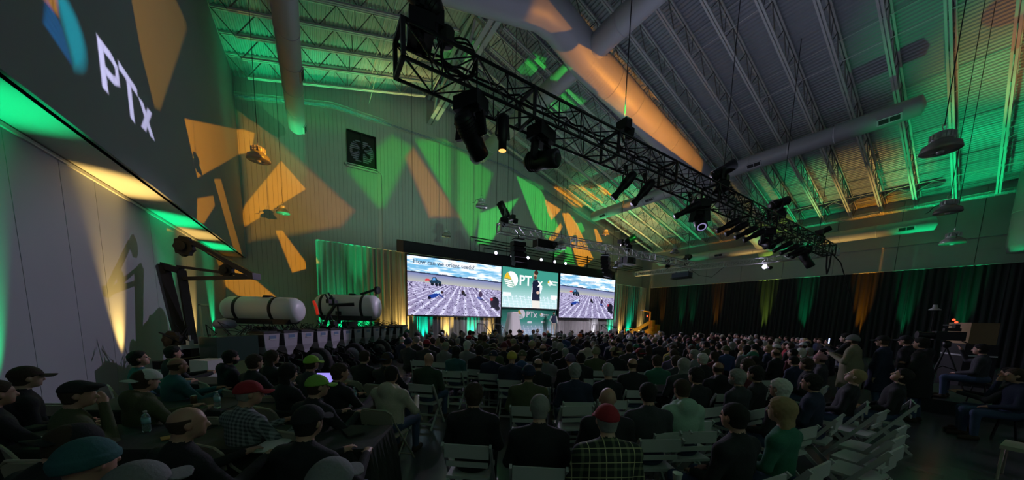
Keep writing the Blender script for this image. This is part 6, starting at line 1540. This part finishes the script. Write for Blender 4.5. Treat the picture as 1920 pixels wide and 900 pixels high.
# whoever is left over, far off, stays one joined crowd
left = cand[LIMIT:]
if left:
    bme, bHM = body('far_up', **FARK['far_up']); vs = np.zeros(len(bme.vertices) * 3); bme.vertices.foreach_get('co', vs); vs = vs.reshape(-1, 3)
    qs = np.zeros(len(bme.polygons) * 4, np.int32); bme.polygons.foreach_get('vertices', qs); qs = qs.reshape(-1, 4); mi = np.zeros(len(qs), np.int32); bme.polygons.foreach_get('material_index', mi)
    hm = HAIR['short']; hv = np.zeros(len(hm.vertices) * 3); hm.vertices.foreach_get('co', hv); hv = hv.reshape(-1, 3); M_ = np.array(bHM); hv = hv @ M_[:3, :3].T + M_[:3, 3]
    hq = np.zeros(len(hm.polygons) * 4, np.int32); hm.polygons.foreach_get('vertices', hq); hq = hq.reshape(-1, 4)
    AV, AQ, AM = [], [], []; n0 = 0
    for x, y, th, row in left:
        c, s = cos(-th), sin(-th); Rz = np.array([[c, -s, 0], [s, c, 0], [0, 0, 1]]); k = rng.choice([0, 4, 5])
        for V_, Q_, m_ in ((vs, qs, np.where(mi == 0, k, mi)), (hv, hq, np.full(len(hq), rng.choice([6, 7, 8])))):
            AV.append(V_ @ Rz.T + [x, y, FZ]); AQ.append(Q_ + n0); AM.append(m_); n0 += len(V_)
    me = mesh_from(np.concatenate(AV), np.concatenate(AQ), 'far_crowd', [fb('black'), SKIN[0], fb('black'), fb('darkbrown'), fb('navy'), fb('grey'), fb('hairblack'), fb('hairbrown'), fb('hairgrey')], np.concatenate(AM))
    tag(link('far_crowd', me), 'rest of the dark seated crowd at the far right of the hall', 'crowd', kind='stuff')

# ---------------------------------------------------------------- standing people and the ones on the riser
def standing(x, y, deg, label, kw, **p):
    k = 'stand_' + label.split()[0] + str(len(BODIES)); b = dict(sit=False, vox=.021, hvox=.012); b.update(kw)
    return person((x, y, p.pop('z', FZ)), -radians(deg), label, k, b, **p)
standing(10.42, 1.66, 5, 'man in a long beige quilted coat and knitted cap standing and holding a phone', dict(arms='phone', coat=True, bulk=1.15, width=1.05), top='khaki', hat='beanie', hatcol='grey', hair='short', skin=1, eyes=True, beard_=True)
standing(10.7, 1.25, 8, 'man in a dark blue coat and cap standing behind the beige coat', dict(arms='down', bulk=1.1, coat=True), top='navy', hat='cap', hatcol='black', hair='short', eyes=True)
standing(10.55, .72, 10, 'person in a black parka with a brown fur hood standing with hands together', dict(arms='crossed', hood=True, bulk=1.2, coat=True), top='black', hair='thick', haircol='hairblack', eyes=True)
standing(11.7, 2.0, 5, 'person in black raising a glowing phone behind the beige coat', dict(arms='camera'), top='black', hair='thick', haircol='hairblack')
standing(11.9, 1.05, 10, 'dark cap wearer standing between the dark blue coat and the fur hood', dict(arms='down'), top='black', hat='cap', hatcol='black', hair='short')
sp_ = standing(15.1, 17.9, 205, 'speaker in a dark vest and white sleeves standing on the stage', dict(arms='speaker', width=1.0, bulk=.95, vox=.018, hvox=.011), top='white', trousers='cream', hair='short', haircol='hairbrown', beard_=True, skin=1, eyes=True, z=SZ)
def vest_mesh():
    xs = np.arange(-.3, .3, .018); ys = np.arange(-.24, .24, .018); zs = np.arange(.85, 1.6, .018); P = np.stack(np.meshgrid(xs, ys, zs, indexing='ij'), -1)
    f = ellipsoid(P, (0, .015, 1.28), (.205, .148, .26)); f = smin(f, ellipsoid(P, (0, .03, 1.07), (.19, .152, .19)), .06); f = smin(f, capsule(P, (-.13, 0, 1.43), (.13, 0, 1.43), .08, .08), .06)
    f = np.maximum(f, -capsule(P, (0, .0, 1.45), (0, .02, 1.7), .07, .08)); f = np.maximum(f, .93 - P[..., 2]); f = np.maximum(f, np.abs(P[..., 0]) - .205)
    f = np.maximum(f, -capsule(P, (0, .2, 1.3), (0, .2, 1.6), .03, .06))
    V, Q = surface_nets(f, xs, ys, zs); return mesh_from(V, Q, 'vest', [fb('navy')])
link('vest', vest_mesh(), sp_)
# riser with the camera crew at the right
rs = thing('camera_riser', (13.9, .15, FZ), 0, 'dark low platform carrying the video camera at the right', 'platform')
MB().box((0, 0, .16), (3.6, 1.3, .32)).build('platform_top', mat('platform_dark', (.03, .03, .035), .6), rs); MB().box((0, -.66, .15), (3.6, .02, .3)).build('platform_skirt', M_cloth, rs)
def riser_person(x, y, z, deg, lab, arms, **kw):
    b = dict(arms=arms, vox=.02, hvox=.0125); return person((x, y, z), -radians(deg), lab, 'ris_' + arms, b, **kw)
def stool(x, y, z, lab):
    t = thing('stool', (x, y, z), 0, lab, 'stool')
    MB().lathe([(.02, .40), (.17, .40), (.18, .43), (.15, .45)], 16).build('seat', M_black, t)
    for k in range(4):
        a = pi / 4 + k * pi / 2; MB().rod((.1 * cos(a), .1 * sin(a), .40), (.17 * cos(a), .17 * sin(a), 0), .013).build('leg', M_black, t)
for (x, y, z, deg, lab, arms, kw) in ((10.35, -.30, FZ, 8, 'man with reddish lit face and short dark hair sitting right of the tripod', 'table', dict(top='black', hair='short', haircol='hairblack', eyes=True)),
                                     (10.05, -1.0, FZ, 5, 'man in a blue sleeve at the right edge watching the screens', 'table', dict(top='blue', hair='short', haircol='hairbrown', eyes=True)),
                                     (12.6, .05, FZ + .32, 5, 'crew member with one arm raised beside the pale carton', 'raised', dict(top='charcoal', hair='thick', haircol='hairblack', eyes=True))):
    riser_person(x, y, z, deg, lab, arms, **kw); stool(x, y, z, 'black stool under the ' + ' '.join(lab.split()[:7]))
